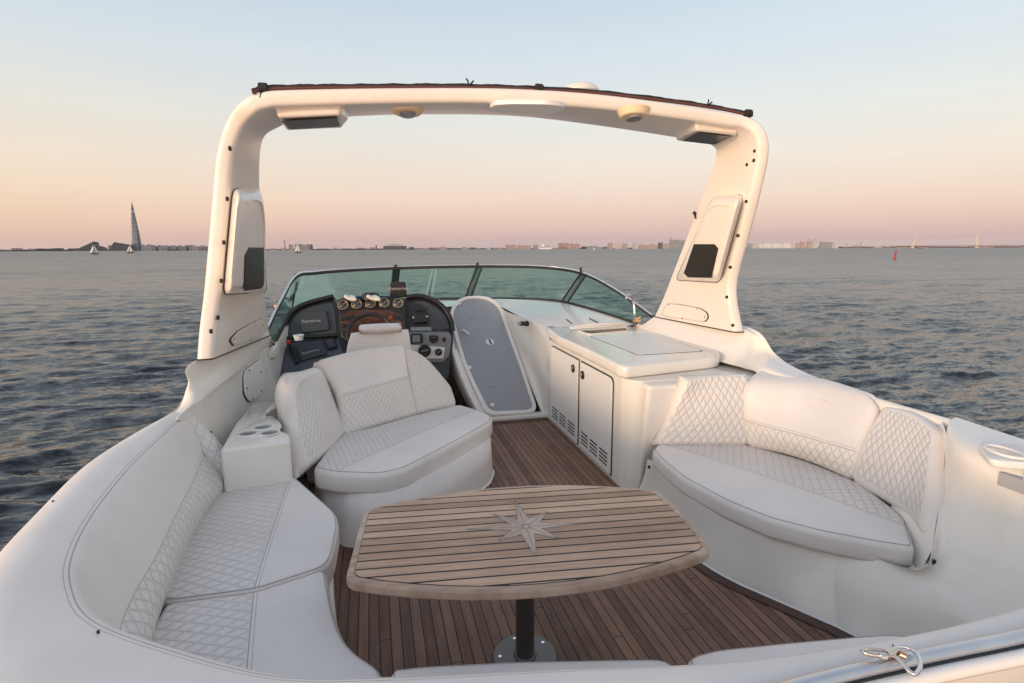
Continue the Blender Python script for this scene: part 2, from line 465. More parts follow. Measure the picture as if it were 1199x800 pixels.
# ------------------------------------------------------------------ the yacht: hull, liner, deck
CX = 1.02
yacht = thing('motor_yacht', 'white motor yacht with open cockpit and planked teak deck, filling the foreground', 'yacht', (CX, 4.0, 0))
port_top = [(-.55,.62,.80),(-.95,1.1,.82),(-1.28,1.9,.84),(-1.38,2.5,.84),(-1.43,3.1,.84),(-1.37,3.7,.84),(-1.29,4.3,.84),(-1.16,5.4,.88),(-1.04,6.4,.84),(-.72,8.2,.72),(.1,11,.62),(CX,13.2,.60)]
def side(top, s):
    T = np.array(top); 
    mid = T.copy(); mid[:, 0] = CX+(T[:, 0]-CX)*.985; mid[:, 2] = T[:, 2]-.55
    low = T.copy(); low[:, 0] = CX+(T[:, 0]-CX)*.93; low[:, 2] = -.45; low[:, 1] -= np.maximum(0, T[:, 1]-8)*.18
    bot = T.copy(); bot[:, 0] = CX+(T[:, 0]-CX)*.80; bot[:, 2] = -1.35; bot[:, 1] -= np.maximum(0, T[:, 1]-8)*.3
    return np.stack([T, mid, low, bot])
stbd_top = [(2*CX-x, y, z) for x, y, z in port_top]
GP, GS = side(port_top, -1), side(stbd_top, 1)
DP, DS = grid_dense(GP, 16, 60), grid_dense(GS, 16, 60)
V = list(DP.reshape(-1, 3))+list(DS.reshape(-1, 3)); k = 16*60
F_ = gfaces(16, 60)+gfaces(16, 60, k, True)
for i in range(15): F_.append((i*60, (i+1)*60, k+(i+1)*60, k+i*60))         # transom
mo('hull', V, F_, 'gel', yacht)
# foredeck (falls away beyond the windscreen)
ft = [(-.80,7.9,.78)]+[p for p in port_top if p[1] > 8]
G = [[(p[0]+.02, p[1], p[2]-.01) for p in ft], [((p[0]+CX)/2, p[1], p[2]+.02) for p in ft], [(CX, p[1], p[2]+.03) for p in ft],
     [(1.5*CX-p[0]/2, p[1], p[2]+.02) for p in ft], [(2*CX-p[0]-.02, p[1], p[2]-.01) for p in ft]]
G = [[(x, y, z-.06) for x, y, z in r] for r in G]
surf('foredeck', G, 'gel', yacht, 24, 40)
# teak deck
fl = [(-1.25,.9),(3.2,.9),(3.2,6.3),(1.9,6.35),(1.2,6.3),(1.1,7.0),(-1.2,7.0)]
mo('teak_deck', [(x, y, 0) for x, y in fl]+[(x, y, -.05) for x, y in fl], [tuple(range(7))]+[tuple(range(7, 14))[::-1]], 'deckwood', yacht, False)
fe = crom([(2.047,4.007,0.000),(1.996,3.698,0.000),(1.965,3.451,0.000),(1.957,3.108,0.000),(1.988,2.836,0.000),(2.057,2.640,0.000),(2.146,2.480,0.000),(2.322,2.170,0.000)], 40)
fe = np.vstack([fe, [(2.46,1.85,0),(2.56,1.4,0),(2.6,.95,0)]])
tt = np.gradient(fe, axis=0); tt /= np.linalg.norm(tt, axis=1, keepdims=True)
nn_ = np.stack([tt[:, 1], -tt[:, 0], 0*tt[:, 0]], 1)           # towards port
if nn_[20, 0] > 0: nn_ = -nn_
inn = fe+nn_*.075
Vm = [(p[0], p[1], .004) for p in fe]+[(p[0], p[1], .004) for p in inn]
n_ = len(fe)
mo('deck_margin', Vm, [(i, i+1, n_+i+1, n_+i) for i in range(n_-1)], 'marginwood', yacht, False)
q1 = inn+nn_*.007
mo('margin_caulk', [(p[0], p[1], .006) for p in inn]+[(p[0], p[1], .006) for p in q1], [(i, i+1, n_+i+1, n_+i) for i in range(n_-1)], 'rubber', yacht, False)
q2 = fe+nn_*.012
mo('deck_sealant', [(p[0], p[1], .016) for p in fe]+[(p[0], p[1], .008) for p in q2], [(i, i+1, n_+i+1, n_+i) for i in range(n_-1)], 'white', yacht, True)
box('deck_margin', (1.28,6.02,.002), (1.97,6.10,.006), 'marginwood', yacht, 0)

# starboard liner: flared wall below the bench, then the open wall aft of it
F0 = [(2.04,3.93,0),(1.97,3.45,0),(1.985,2.84,0),(2.15,2.48,0),(2.32,2.17,0)]
L0 = [(2.030,3.650,0.340),(2.009,3.203,0.340),(2.082,2.827,0.340),(2.196,2.580,0.340),(2.457,2.319,0.340)]
L0[0] = (2.06,3.82,.34)
L0b = [(p[0]+.16, p[1]+.10, p[2]+.01) for p in L0]
surf('liner_wall', [F0, [tuple((np.array(a)*.45+np.array(b)*.55)+np.array((.015, 0, 0))) for a, b in zip(F0, L0)], L0], 'gel', yacht, 14, 40)
# ledge under the cushion, lip and recess bottom
lipE = [(2.030,3.650,0.340),(2.009,3.203,0.340),(2.082,2.827,0.340),(2.196,2.580,0.340),(2.457,2.319,0.340),(2.647,2.123,0.340),(2.701,2.068,0.340)]
lipE[0] = (2.06,3.82,.34)
surf('bench_ledge', [lipE, [(p[0]*.4+2.98*.6, p[1]*.5+3.1*.5, .345) for p in lipE]], 'gel', yacht, 6, 40)
# aft wall: stations from the recess edge aft
W = [ # floor, low, mid, shoulder, top inner, top outer, drop
 [(2.32,2.17,0), (2.457,2.319,0.340), (2.577,2.057,0.380), (2.627,1.995,0.400), (2.711,2.023,0.470), (3.010,2.238,0.740), (3.105,2.321,0.960), (3.26,2.42,1.0), (3.36,2.44,.96), (3.38,2.44,.6)],
 [(2.40,2.0,0), (2.56,2.03,.3), (2.66,2.03,.36), (2.72,2.02,.40), (2.78,2.02,.47), (2.92,2.08,.74), (2.963,2.146,0.960), (3.22,2.2,1.0), (3.33,2.22,.96), (3.35,2.22,.6)],
 [(2.47,1.8,0), (2.58,1.8,.3), (2.66,1.8,.38), (2.72,1.8,.44), (2.78,1.81,.52), (2.90,1.85,.75), (2.930,1.993,0.955), (3.18,1.98,1.0), (3.30,2.0,.96), (3.32,2.0,.6)],
 [(2.52,1.55,0), (2.60,1.55,.3), (2.67,1.55,.38), (2.73,1.55,.44), (2.79,1.55,.52), (2.91,1.58,.75), (2.99,1.70,.95), (3.14,1.75,.99), (3.26,1.75,.95), (3.28,1.75,.6)],
 [(2.55,1.2,0), (2.60,1.2,.3), (2.66,1.2,.38), (2.71,1.2,.44), (2.76,1.2,.52), (2.86,1.2,.75), (2.92,1.25,.94), (3.02,1.25,.97), (3.14,1.25,.93), (3.16,1.25,.6)],
 [(2.5,.9,0), (2.54,.9,.3), (2.58,.9,.38), (2.62,.9,.44), (2.66,.9,.52), (2.72,.9,.75), (2.76,.9,.93), (2.85,.9,.95), (2.95,.9,.91), (2.97,.9,.6)]]
surf('coaming_wall', W, 'gel', yacht, 40, 60)
# recess end face between the wall edge and the bench's last panel
mo('recess_side', [(2.695,2.053,0.340), (2.711,2.023,0.470), (3.010,2.238,0.740), (3.105,2.321,0.960), (3.3,2.5,.96), (3.15,2.55,.70), (3.0,2.5,.47), (2.9,2.5,.345)],
   [(0,1,6,7),(1,2,5,6),(2,3,4,5)], 'gel', yacht)
# outer coaming strip behind the bench, up to the arch foot
O1 = [(3.36,2.45,.60),(3.40,3.0,.60),(3.42,3.5,.60),(3.42,3.95,.62),(3.40,4.4,.70)]
O2 = [(3.36,2.38,.95),(3.40,2.95,.93),(3.42,3.4,.93),(3.41,3.8,.95),(3.40,4.2,.99)]
O3 = [(3.31,2.40,.945),(3.34,2.95,.94),(3.36,3.4,.94),(3.35,3.8,.955),(3.32,4.2,1.0)]
O4 = [(3.31,2.42,.80),(3.37,2.98,.80),(3.38,3.4,.80),(3.32,3.9,.85),(3.15,4.2,.93)]
surf('coaming_top', [O1, O2, O3, O4], 'gel', yacht, 20, 40)
# wall facing aft beside the galley and the ledge above it
wa = [(2.04,3.94,0),(2.04,3.80,.944),(3.28,3.80,.944),(3.28,3.94,0)]
prism('galley_end_wall', wa, (0,.35,0), 'gel', yacht, .035, 5)
prism('galley_ledge', [(2.06,3.98,.885),(3.32,3.86,.885),(3.34,4.5,.885),(3.22,6.2,.885),(2.06,6.2,.885)], (0,0,.055), 'gel', yacht, .025, 4)
# starboard arch foot: flares from the ledge to the arch joint
J = [(3.37,3.2,.935), (3.109,3.746,1.020), (3.350,4.263,1.070), (3.300,4.380,1.235), (3.245,5.015,1.243), (3.190,5.880,1.205)]
K1 = [(3.14,3.2,.90), (3.10,3.80,.965),(3.08,4.05,.975),(3.03,4.4,.98),(3.02,5.2,.98),(3.04,6.15,1.0)]
Jo = [(3.41,3.2,.91), (3.40,3.8,.98),(3.42,4.1,1.05),(3.42,4.4,1.2),(3.35,5.2,1.2),(3.28,6.1,1.12)]
Jd = [(3.42,3.2,.6), (3.42,3.8,.6),(3.44,4.1,.6),(3.44,4.4,.6),(3.38,5.2,.6),(3.3,6.1,.6)]
Km = [tuple(np.array(a)*.45+np.array(b)*.55+np.array((-.03, 0, -.03))) for a, b in zip(J, K1)]
surf('arch_foot', [K1, Km, J, [tuple(np.array(a)*.5+np.array(b)*.5+np.array((.01, 0, .02))) for a, b in zip(J, Jo)], Jo, Jd], 'gel', yacht, 30, 40)
# port liner wall
Od = [(-1.40,3.70,.5),(-1.36,4.1,.5),(-1.32,4.5,.5),(-1.25,5.2,.5),(-1.15,5.9,.5)]
Oo = [(-1.37,3.70,.90),(-1.33,4.05,.90),(-1.27,4.30,.98),(-1.225,4.44,1.12),(-1.03,5.88,1.05)]
Jp = [(-1.33,3.75,.935), (-1.317,4.088,0.940), (-1.260,4.137,1.091), (-1.220,4.233,1.238), (-1.000,5.793,1.169)]
Jq = [(-1.29,3.78,.94), (-1.28,4.02,.96), (-1.200,4.180,1.059), (-1.145,4.627,1.137), (-1.005,5.801,1.117)]
Kp = [(-1.235,3.8,.935), (-1.215,3.953,0.953), (-1.165,4.210,0.988), (-1.100,4.657,1.026), (-1.030,5.777,1.037)]
Kq = [(-1.22,3.8,.90), (-1.206,3.947,0.919), (-1.172,4.264,0.936), (-1.117,4.770,0.959), (-1.018,5.694,1.009)]
Np = [(-1.12,3.8,.3), (-1.10,4.0,.3), (-1.07,4.3,.3), (-1.02,4.8,.3), (-.92,5.76,.3)]
surf('coaming_wall', [Od, Oo, Jp, Jq, Kp, Kq, Np], 'gel', yacht, 60, 50, sharp=60)
prism('liner_wall', [(-1.15,5.755,1.05),(-1.022,5.755,1.05),(-.925,5.755,.3),(-.925,5.755,0),(-1.15,5.755,0)], (0,.035,0), 'gel', yacht, .008)
surf('helm_side_wall', [[(-1.12,5.78,.0),(-1.17,6.5,.0),(-1.12,7.1,.0)],[(-1.10,5.78,1.10),(-1.15,6.5,1.02),(-1.08,7.1,1.05)]], 'white', yacht, 6, 12)
box('footwell_step', (-1.1,4.95,.0), (-.66,6.3,.30), 'gel', yacht, .03)
# access plate and screw holes on the port wall
pl = round_poly([(-1.097,4.989,0.988),(-1.045,5.457,1.006),(-1.027,5.476,0.904),(-1.014,5.386,0.761),(-1.028,5.200,0.713),(-1.060,4.942,0.731),(-1.081,4.880,0.815)], .07)
pc_ = sum(pl, Vector())/len(pl)
prism('access_plate', pl, (.014, 0, 0), 'white', yacht, .004)
prism('plate_gasket', [pc_+(p-pc_)*1.022-Vector((.004,0,0)) for p in pl], (.009, 0, 0), 'rubber', yacht, .001)
screws('plate_screw', [Vector(p)+Vector((.013,0,0)) for p in [(-1.079,4.947,0.849),(-1.054,5.015,0.741),(-1.027,5.251,0.747),(-1.038,5.369,0.895),(-1.080,5.103,0.970)]], (1, 0, 0), .010, yacht)
screws('screw_cap', [(-1.151,4.154,0.728),(-1.032,5.086,0.659)], (1, 0, 0), .016, yacht)
screws('screw_cap', [(3.149,2.249,0.985), (3.353,2.455,0.990)], (0, 0, 1), .015, yacht)
screws('screw_cap', [(2.728,2.024,0.405), (2.658,2.003,0.300)], (-.8, 0, .6), .017, yacht)
screws('screw_cap', [(2.193,2.765,0.300), (1.976,3.631,0.360)], (-1, -.2, 0), .013, yacht)
# cup holder let into the starboard coaming and the pocket under it
ch = round_poly([(2.973,2.063,1.000),(3.197,1.998,1.000),(2.966,1.787,1.000),(2.800,1.874,1.000)], .06)
chp = prism('cup_holder', [(p[0], p[1], .968) for p in ch], (0, 0, .036), 'white', yacht, .008)
cut(chp, [(circ(((2.951,1.921,1.015)[0], (2.951,1.921,1.015)[1], .955), .085, 28, .05, 1.37), (0, 0, .2))])
ring('cup_rim', (2.936,1.911,1.020), (0, 0, 1), .09, .008, 'white', yacht, 28, ax=(.2, 1, 0), ry=.055)
box('pocket', (2.90,1.50,.86), (2.955,1.90,.925), 'recessgrey', yacht, .004)
box('pocket_lip', (2.87,1.45,.932), (2.99,1.78,.965), 'white', yacht, .008)

# ------------------------------------------------------------------ corner sofa (port and aft)
sofa = thing('corner_sofa', 'long curved white vinyl sofa with quilted seat wrapping the left and rear of the cockpit', 'sofa', (-.6, 2.4, 0))
ST = [ # O, S, M, B
 [(-1.345,3.93),(-1.235,3.93),(-1.11,3.82),(-.99,3.74)],
 [(-1.43,3.57),(-1.23,3.44),(-1.06,3.40),(-1.02,3.41)],
 [(-1.47,3.11),(-1.22,3.03),(-1.02,3.0),(-1.0,2.95)],
 [(-1.41,2.55),(-1.16,2.5),(-.97,2.55),(-.96,2.55)],
 [(-1.36,2.2),(-1.08,2.15),(-.95,2.25),(-.92,2.28)],
 [(-1.28,1.85),(-.98,1.92),(-.90,2.0),(-.86,2.06)],
 [(-1.15,1.5),(-.83,1.715),(-.76,1.82),(-.72,1.88)],
 [(-.9,1.2),(-.55,1.525),(-.5,1.62),(-.48,1.66)],
 [(-.5,1.05),(-.28,1.385),(-.25,1.46),(-.24,1.50)],
 [(0,.98),(0,1.31),(.0,1.38),(.0,1.42)],
 [(.4,.97),(.4,1.235),(.4,1.30),(.4,1.34)],
 [(.9,.99),(.9,1.14),(.9,1.2),(.9,1.24)],
 [(1.43,1.0),(1.43,1.105),(1.43,1.17),(1.43,1.2)],
 [(1.9,1.0),(1.9,1.12),(1.9,1.18),(1.9,1.2)],
 [(2.4,1.02),(2.4,1.17),(2.4,1.22),(2.4,1.24)],
 [(2.75,1.05),(2.75,1.2),(2.75,1.25),(2.75,1.27)]]
def row(fn): return [fn(*s) for s in ST]
def L2(a, b, t): return (a[0]*(1-t)+b[0]*t, a[1]*(1-t)+b[1]*t)
def p3(a, z): return (a[0], a[1], z-(.022 if a[0] > -.3 else (.011 if a[0] > -.6 else 0)))
rows = [row(lambda O, S_, M_, B: p3(L2(O, S_, -.02), .70)), row(lambda O, S_, M_, B: p3(L2(O, S_, .0), .88)), row(lambda O, S_, M_, B: p3(L2(O, S_, .14), .935)),
        row(lambda O, S_, M_, B: p3(L2(O, S_, .5), .955)), row(lambda O, S_, M_, B: p3(S_, .930)),
        row(lambda O, S_, M_, B: p3(L2(S_, M_, .36), .865)), row(lambda O, S_, M_, B: p3(L2(S_, M_, .74), .765)), row(lambda O, S_, M_, B: p3(M_, .680))]
surf('backrest', rows, 'vinyl', sofa, 64, 150, seam_row=4)
rows = [row(lambda O, S_, M_, B: p3(M_, .682)), row(lambda O, S_, M_, B: p3(L2(M_, B, .35), .61)), row(lambda O, S_, M_, B: p3(L2(M_, B, .8), .53)), row(lambda O, S_, M_, B: p3(L2(M_, B, .98), .45))]
rows[1] = [(x+.028, y+(.01 if i > 5 else 0), z) for i, (x, y, z) in enumerate(rows[1])]
rows[2] = [(x+.022, y+(.01 if i > 5 else 0), z) for i, (x, y, z) in enumerate(rows[2])]
surf('backrest_band', rows, 'quilt2', sofa, 20, 150, seam_row=0)
# rounded quilted end of the backrest
surf('backrest_end', [[(-1.34,3.93,.88),(-1.30,3.97,.88),(-1.24,4.02,.86)],[(-1.24,3.93,.925),(-1.19,3.98,.90),(-1.17,4.03,.84)],[(-1.11,3.83,.685),(-1.04,3.88,.68),(-1.03,3.98,.66)],[(-1.03,3.76,.55),(-.965,3.79,.55),(-.97,3.9,.52)],[(-1.0,3.73,.44),(-.95,3.74,.44),(-.96,3.85,.42)]], 'quilt2', sofa, 24, 12)
c1 = [(-0.633,3.905,0.470),(-0.571,3.859,0.470),(-0.272,3.249,0.470),(-0.245,3.091,0.470),(-0.254,2.785,0.470),(-0.278,2.654,0.470),(-0.579,2.538,0.470),(-0.954,2.544,0.470)]
c1 = [tuple(p) for p in c1]+[(-1.03,2.6,.47),(-1.06,3.2,.47),(-1.02,3.72,.47)]
cushion('seat_cushion', c1, .468, .13, 'quilt3', sofa, .032, .06, .012, uvf=seamline((-0.589,2.534,0.470), (-0.604,3.898,0.470)))
c2 = [(-0.950,2.539,0.470),(-0.577,2.531,0.470),(-0.285,2.645,0.470),(-0.252,2.447,0.470),(-0.218,2.265,0.470),(-0.176,2.107,0.470),(-0.121,2.004,0.470),(-0.030,1.898,0.470)]
c2 = [tuple(p) for p in c2]+[(-.02,1.80,.47),(-.06,1.40,.47),(-.28,1.48,.47),(-.5,1.64,.47),(-.74,1.86,.47),(-.88,2.05,.47),(-.95,2.3,.47)]
cushion('seat_cushion', c2, .466, .13, 'quilt3', sofa, .03, .05, .01, uvf=seamline((-0.519,2.050,0.470), (-0.586,2.520,0.470)))
c3 = [tuple(p) for p in [(0.001,1.881,0.470),(0.017,1.895,0.470),(0.136,1.882,0.470),(0.452,1.825,0.470),(0.770,1.753,0.470),(0.992,1.701,0.470),(1.033,1.672,0.470)]]+[(1.03,1.2,.47),(.5,1.26,.47),(0,1.38,.47)]
cushion('seat_cushion', c3, .462, .13, 'plain', sofa, .03, .04, .008)
c4 = [tuple(p) for p in [(1.089,1.662,0.470),(1.134,1.683,0.470),(1.243,1.689,0.470),(1.528,1.656,0.470),(1.818,1.618,0.470),(1.964,1.596,0.470),(2.057,1.556,0.470)]]+[(2.2,1.25,.47),(1.5,1.16,.47),(1.08,1.2,.47)]
cushion('seat_cushion', c4, .462, .13, 'plain', sofa, .03, .04, .008)
b_ = [(-.58,3.72),(-.30,3.2),(-.25,2.62),(-.21,2.3),(-.1,1.98),(.05,1.78),(.6,1.70),(1.1,1.6),(1.9,1.52),(2.15,1.45),(2.2,1.1),(-.4,1.2),(-1.05,2.0),(-1.1,3.72)]
prism('sofa_base', [(x, y, .0) for x, y in b_], (0, 0, .345), 'gel', sofa, .02)
# small dark studs on the vinyl
screws('stud', [(-1.040,1.826,0.945), (-1.357,2.620,0.950), (-0.793,1.649,0.940)], (0, 0, 1), .004, sofa)

# stern rail and snap shackle
rail = thing('stern_rail', 'half round stainless rail with a dark rubber strip along the stern edge', 'rail', (1.3, 1.0, .95))
tube('rail_tube', [(.3,.955,.925),(.9,.985,.945),(1.3,.985,.952),(1.7,.975,.955),(2.2,.985,.955),(2.7,1.02,.95)], .021, 'brushed', rail, 14, 30)
tube('rubber_strip', [(.3,.931,.915),(.9,.961,.940),(1.3,.961,.947),(1.7,.951,.950),(2.2,.961,.950),(2.7,.996,.945)], .0055, 'rubber', rail, 8, 30)
tube('base_strip', [(.3,.912,.905),(.9,.944,.930),(1.3,.944,.937),(1.7,.934,.940),(2.2,.944,.940),(2.7,.979,.935)], .019, 'white', rail, 8, 30)
sh = thing('snap_shackle', 'small polished steel swivel shackle lying on the stern rail', 'shackle', (1.245,0.991,0.970))
def zl(pts, z): return pts
tube('shackle_loop', [(1.221,0.982,0.985),(1.184,0.994,0.985),(1.169,1.010,0.985),(1.185,1.016,0.985),(1.222,1.000,0.985)]+[(1.226,0.986,0.985)], .0045, 'coppersheen', sh, 8, 24)
tube('shackle_bow', [(1.261,1.006,0.985),(1.292,0.995,0.985),(1.295,0.969,0.985),(1.270,0.939,0.985),(1.234,0.919,0.985),(1.222,0.925,0.985),(1.233,0.978,0.985)], .0052, 'steel', sh, 8, 28)
tube('swivel', [(1.217,0.986,0.985),(1.256,0.991,0.985)], .011, 'coppersheen', sh, 10)
tube('pin', [(1.195,0.985,0.985),(1.210,0.981,0.985)], .009, 'steel', sh, 10)
tube('pin', [(1.253,0.979,0.985),(1.260,0.969,0.985)], .009, 'brass', sh, 10)

# ------------------------------------------------------------------ console with three cup holders (port)
con = thing('cup_console', 'white moulded console with three sunken drink holders beside the left sofa', 'console', (-.85, 3.9, 0))
co = [(-.575,3.765),(-.985,3.70),(-1.02,4.3),(-1.0,4.85),(-.83,4.84),(-.80,4.7),(-.84,4.5),(-.80,4.3),(-.70,4.08),(-.60,3.92)]
V = round_poly([(x, y, 0) for x, y in co], .035)
cbody = prism('console_body', V, (0, 0, .75), 'gel', con, .02, 4)
cp = round_poly([(-0.944,3.943,0.750),(-0.908,4.200,0.750),(-0.792,4.405,0.750),(-0.672,4.118,0.750),(-0.689,3.894,0.750),(-0.918,3.918,0.750)], .06)
hpl = prism('holder_plate', [(p[0], p[1], .746) for p in cp], (0, 0, .012), 'gel', con, .004)
cc = [(c_[0], c_[1], .66) for c_ in [(-0.875,3.976,0.757),(-0.799,4.099,0.757),(-0.731,3.957,0.757)]]
for c_ in cc:  # shade inside the holders is put into the grey of floor and wall
    disc('cup_floor_shade', (c_[0], c_[1], .664), (0, 0, 1), .056, .004, 'recessgrey', con, 24, bevel=0)
    mo('cup_wall_shade', circ(c_, .0565)+[(x, y, .752) for x, y, z in circ(c_, .0565)], [(i, (i+1) % 28, 28+(i+1) % 28, 28+i) for i in range(28)], 'recessgrey', con)
cut(cbody, [(circ(c_, .058), (0, 0, .2)) for c_ in cc]); cut(hpl, [(circ(c_, .058), (0, 0, .2)) for c_ in cc])
for c_ in cc: ring('cup_rim', (c_[0], c_[1], .760), (0, 0, 1), .062, .005, 'white', con)

# ------------------------------------------------------------------ starboard bench
ben = thing('bench_seat', 'cream quilted bench with curved seat and three back pads on the right side', 'bench', (2.6, 2.9, .3))
so = [tuple(p) for p in [(2.045,3.724,0.400),(2.009,3.487,0.400),(1.995,3.183,0.400),(2.061,2.803,0.400),(2.164,2.545,0.400),(2.333,2.344,0.400),(2.515,2.189,0.400),(2.655,2.093,0.400)]]
so = so+[tuple(p) for p in [(2.687,2.090,0.460),(2.935,2.353,0.460),(3.087,2.803,0.460),(3.049,3.249,0.460),(2.829,3.644,0.460),(2.365,3.807,0.460),(2.134,3.826,0.460)]]
cushion('seat_cushion', so, .465, .135, 'quilt3', ben, .045, .03, .012, uvf=seamline((2.268,3.645,0.470), (2.819,2.300,0.470)))
# front piping on the seat
# back pads
pad('back_pad', [[(2.10,3.79,.455),(2.45,3.70,.455),(2.83,3.60,.455)],[(2.22,3.775,.72),(2.5,3.72,.73),(2.89,3.65,.74)],[(2.325,3.711,0.985),(2.518,3.759,1.010),(2.882,3.740,1.010)]], 'quilt3', ben, .10, (2.2,2,1.2), bevel=.04, puff=.03, seam_row=0)
pad('back_pad', [[(2.78,3.60,.455),(2.98,3.25,.455),(3.04,2.84,.455)],[(2.774,3.674,0.660),(2.939,3.230,0.660),(3.076,2.842,0.660)],[(2.812,3.710,0.920),(3.165,3.346,0.920),(3.271,2.926,0.920)],[(3.02,3.86,.99),(3.28,3.46,.99),(3.34,3.02,.98)],[(3.13,3.90,.985),(3.38,3.48,.985),(3.41,3.0,.975)]], 'quilt3', ben, .14, (0,0,2), bevel=.055, puff=.03, seam_row=1, flip_v=True)
pad('back_pad', [[(3.03,2.87,.46),(2.94,2.40,.455),(2.75,2.12,.485)],[(3.13,2.90,.70),(3.03,2.46,.70),(2.898,2.198,0.720)],[(3.355,2.962,0.955),(3.314,2.721,0.975),(3.181,2.427,0.955)]], 'quilt3', ben, .12, (0,1.6,1.6), bevel=.06, puff=.03, seam_row=0, rim=1.1)

# ------------------------------------------------------------------ double seat (port, aft facing)
ds = thing('double_seat', 'white quilted two person seat with rounded arms behind the helm, facing aft', 'seat', (.2, 4.5, 0))
so = [(-.47,3.93),(-.30,3.80),(0,3.70),(.16,3.76),(.6,4.22),(.96,4.64),(1.02,4.82),(.94,5.03),(.78,5.28),(.3,5.02),(-.12,4.72),(-.30,4.66),(-.40,4.35)]
cushion('seat_cushion', so, .495, .17, 'quilt', ds, .055, .06, .012, uvf=seamline((-0.293,3.820,0.500), (0.926,5.048,0.500)))
lb = [(-.22,3.80),(-.02,3.70),(.10,3.72),(.5,4.02),(.88,4.44),(.96,4.62),(.90,5.2),(.3,5.5),(-.45,5.3),(-.50,4.5),(-.40,4.0)]
l2 = [(-.27,3.68),(-.12,3.60),(.06,3.60),(.5,3.96),(.90,4.42),(.99,4.66),(.93,5.25),(.3,5.55),(-.48,5.35),(-.54,4.5),(-.44,3.95)]
A_ = resample([(x, y, .34) for x, y in lb], 90); B_ = resample([(x, y, 0) for x, y in l2], 90); m_ = A_*.55+B_*.45-np.array((0, 0, .03))
V = np.vstack([A_, m_, B_]); F_ = [(i*90+j, i*90+(j+1) % 90, (i+1)*90+(j+1) % 90, (i+1)*90+j) for i in range(2) for j in range(90)]+[tuple(range(90))]
mo('seat_base', V, F_, 'plain', ds, uvs=[(v[0]+v[1], -1.) for v in V])
tube('base_trim', [tuple(p) for p in np.vstack([B_[3:48]])+np.array((0, 0, .008))], .012, 'white', ds, 8)
pad('arm_pad', [[(-.50,3.90,.47),(-.37,4.25,.46),(-.24,4.72,.46)],[(-0.600,4.080,0.718),(-0.472,4.420,0.755),(-0.348,4.880,0.704)],[(-0.631,4.360,0.878),(-0.562,4.660,0.922),(-0.418,5.040,0.915)],[(-0.593,4.520,0.999),(-0.556,4.780,1.017),(-0.464,5.060,1.013)]], 'quilt', ds, .14, (1.2,3.4,.9), bevel=.085, puff=.03, seam_row=0, rim=.9)
prism('seat_shell', [(-.60,4.75,.0),(-.28,5.02,.0),(.22,5.34,.0),(.70,5.58,.0),(.5,5.8,.0),(-.35,5.65,.0),(-.68,5.1,.0)], (0,0,.66), 'plain', ds, .04, taper=.05)
pad('back_pad', [[(-.29,4.60,.46),(0.015,4.820,0.470),(0.377,5.065,0.470)],[(-0.305,4.800,0.768),(-0.014,5.020,0.777),(0.313,5.240,0.803)],[(-0.417,4.960,0.963),(-0.095,5.180,0.978),(0.296,5.380,0.993)],[(-0.517,5.040,1.058),(-0.152,5.260,1.094),(0.287,5.440,1.093)]], 'quilt', ds, .13, (.8,2,1.2), bevel=.055, puff=.02, seam_row=1, flip_v=True)
pad('arm_pad', [[(0.346,5.074,0.470),(0.559,5.191,0.470),(0.777,5.317,0.470)],[(0.307,5.270,0.805),(0.575,5.360,0.665),(0.767,5.360,0.503)],[(0.271,5.460,1.082),(0.477,5.480,0.948),(0.727,5.420,0.641)]], 'quilt', ds, .12, (.8,2,1.2), bevel=.055, puff=.02, seam_row=0)

# helm seat
hs = thing('helm_chair', 'cream helm chair with a padded headrest seen from behind in front of the dashboard', 'chair', (.05, 6.1, 0))
pad('backrest', [[(-0.344,6.000,0.681),(0.007,5.960,0.669),(0.378,6.000,0.657)],[(-0.306,6.050,0.964),(0.020,6.000,0.976),(0.382,6.050,0.960)],[(-0.256,6.100,1.129),(0.028,6.060,1.151),(0.364,6.100,1.142)]], 'plain', hs, .14, (0,0,1.5), bevel=.05, puff=.02)
pad('headrest', [[(-0.132,6.020,1.108),(0.061,6.000,1.112),(0.277,6.020,1.119)],[(-0.164,5.990,1.168),(0.063,5.970,1.171),(0.286,5.990,1.178)],[(-0.163,6.060,1.223),(0.067,6.050,1.225),(0.255,6.060,1.226)]], 'plain', hs, .11, (0,0,1.5), bevel=.035, puff=.02)
cushion('seat', [(-.28,6.15),(.38,6.15),(.38,6.65),(-.28,6.65)], .62, .14, 'plain', hs, .04, .08)
disc('pedestal', (.05,6.4,.0), (0,0,1), .10, .48, 'alu', hs)

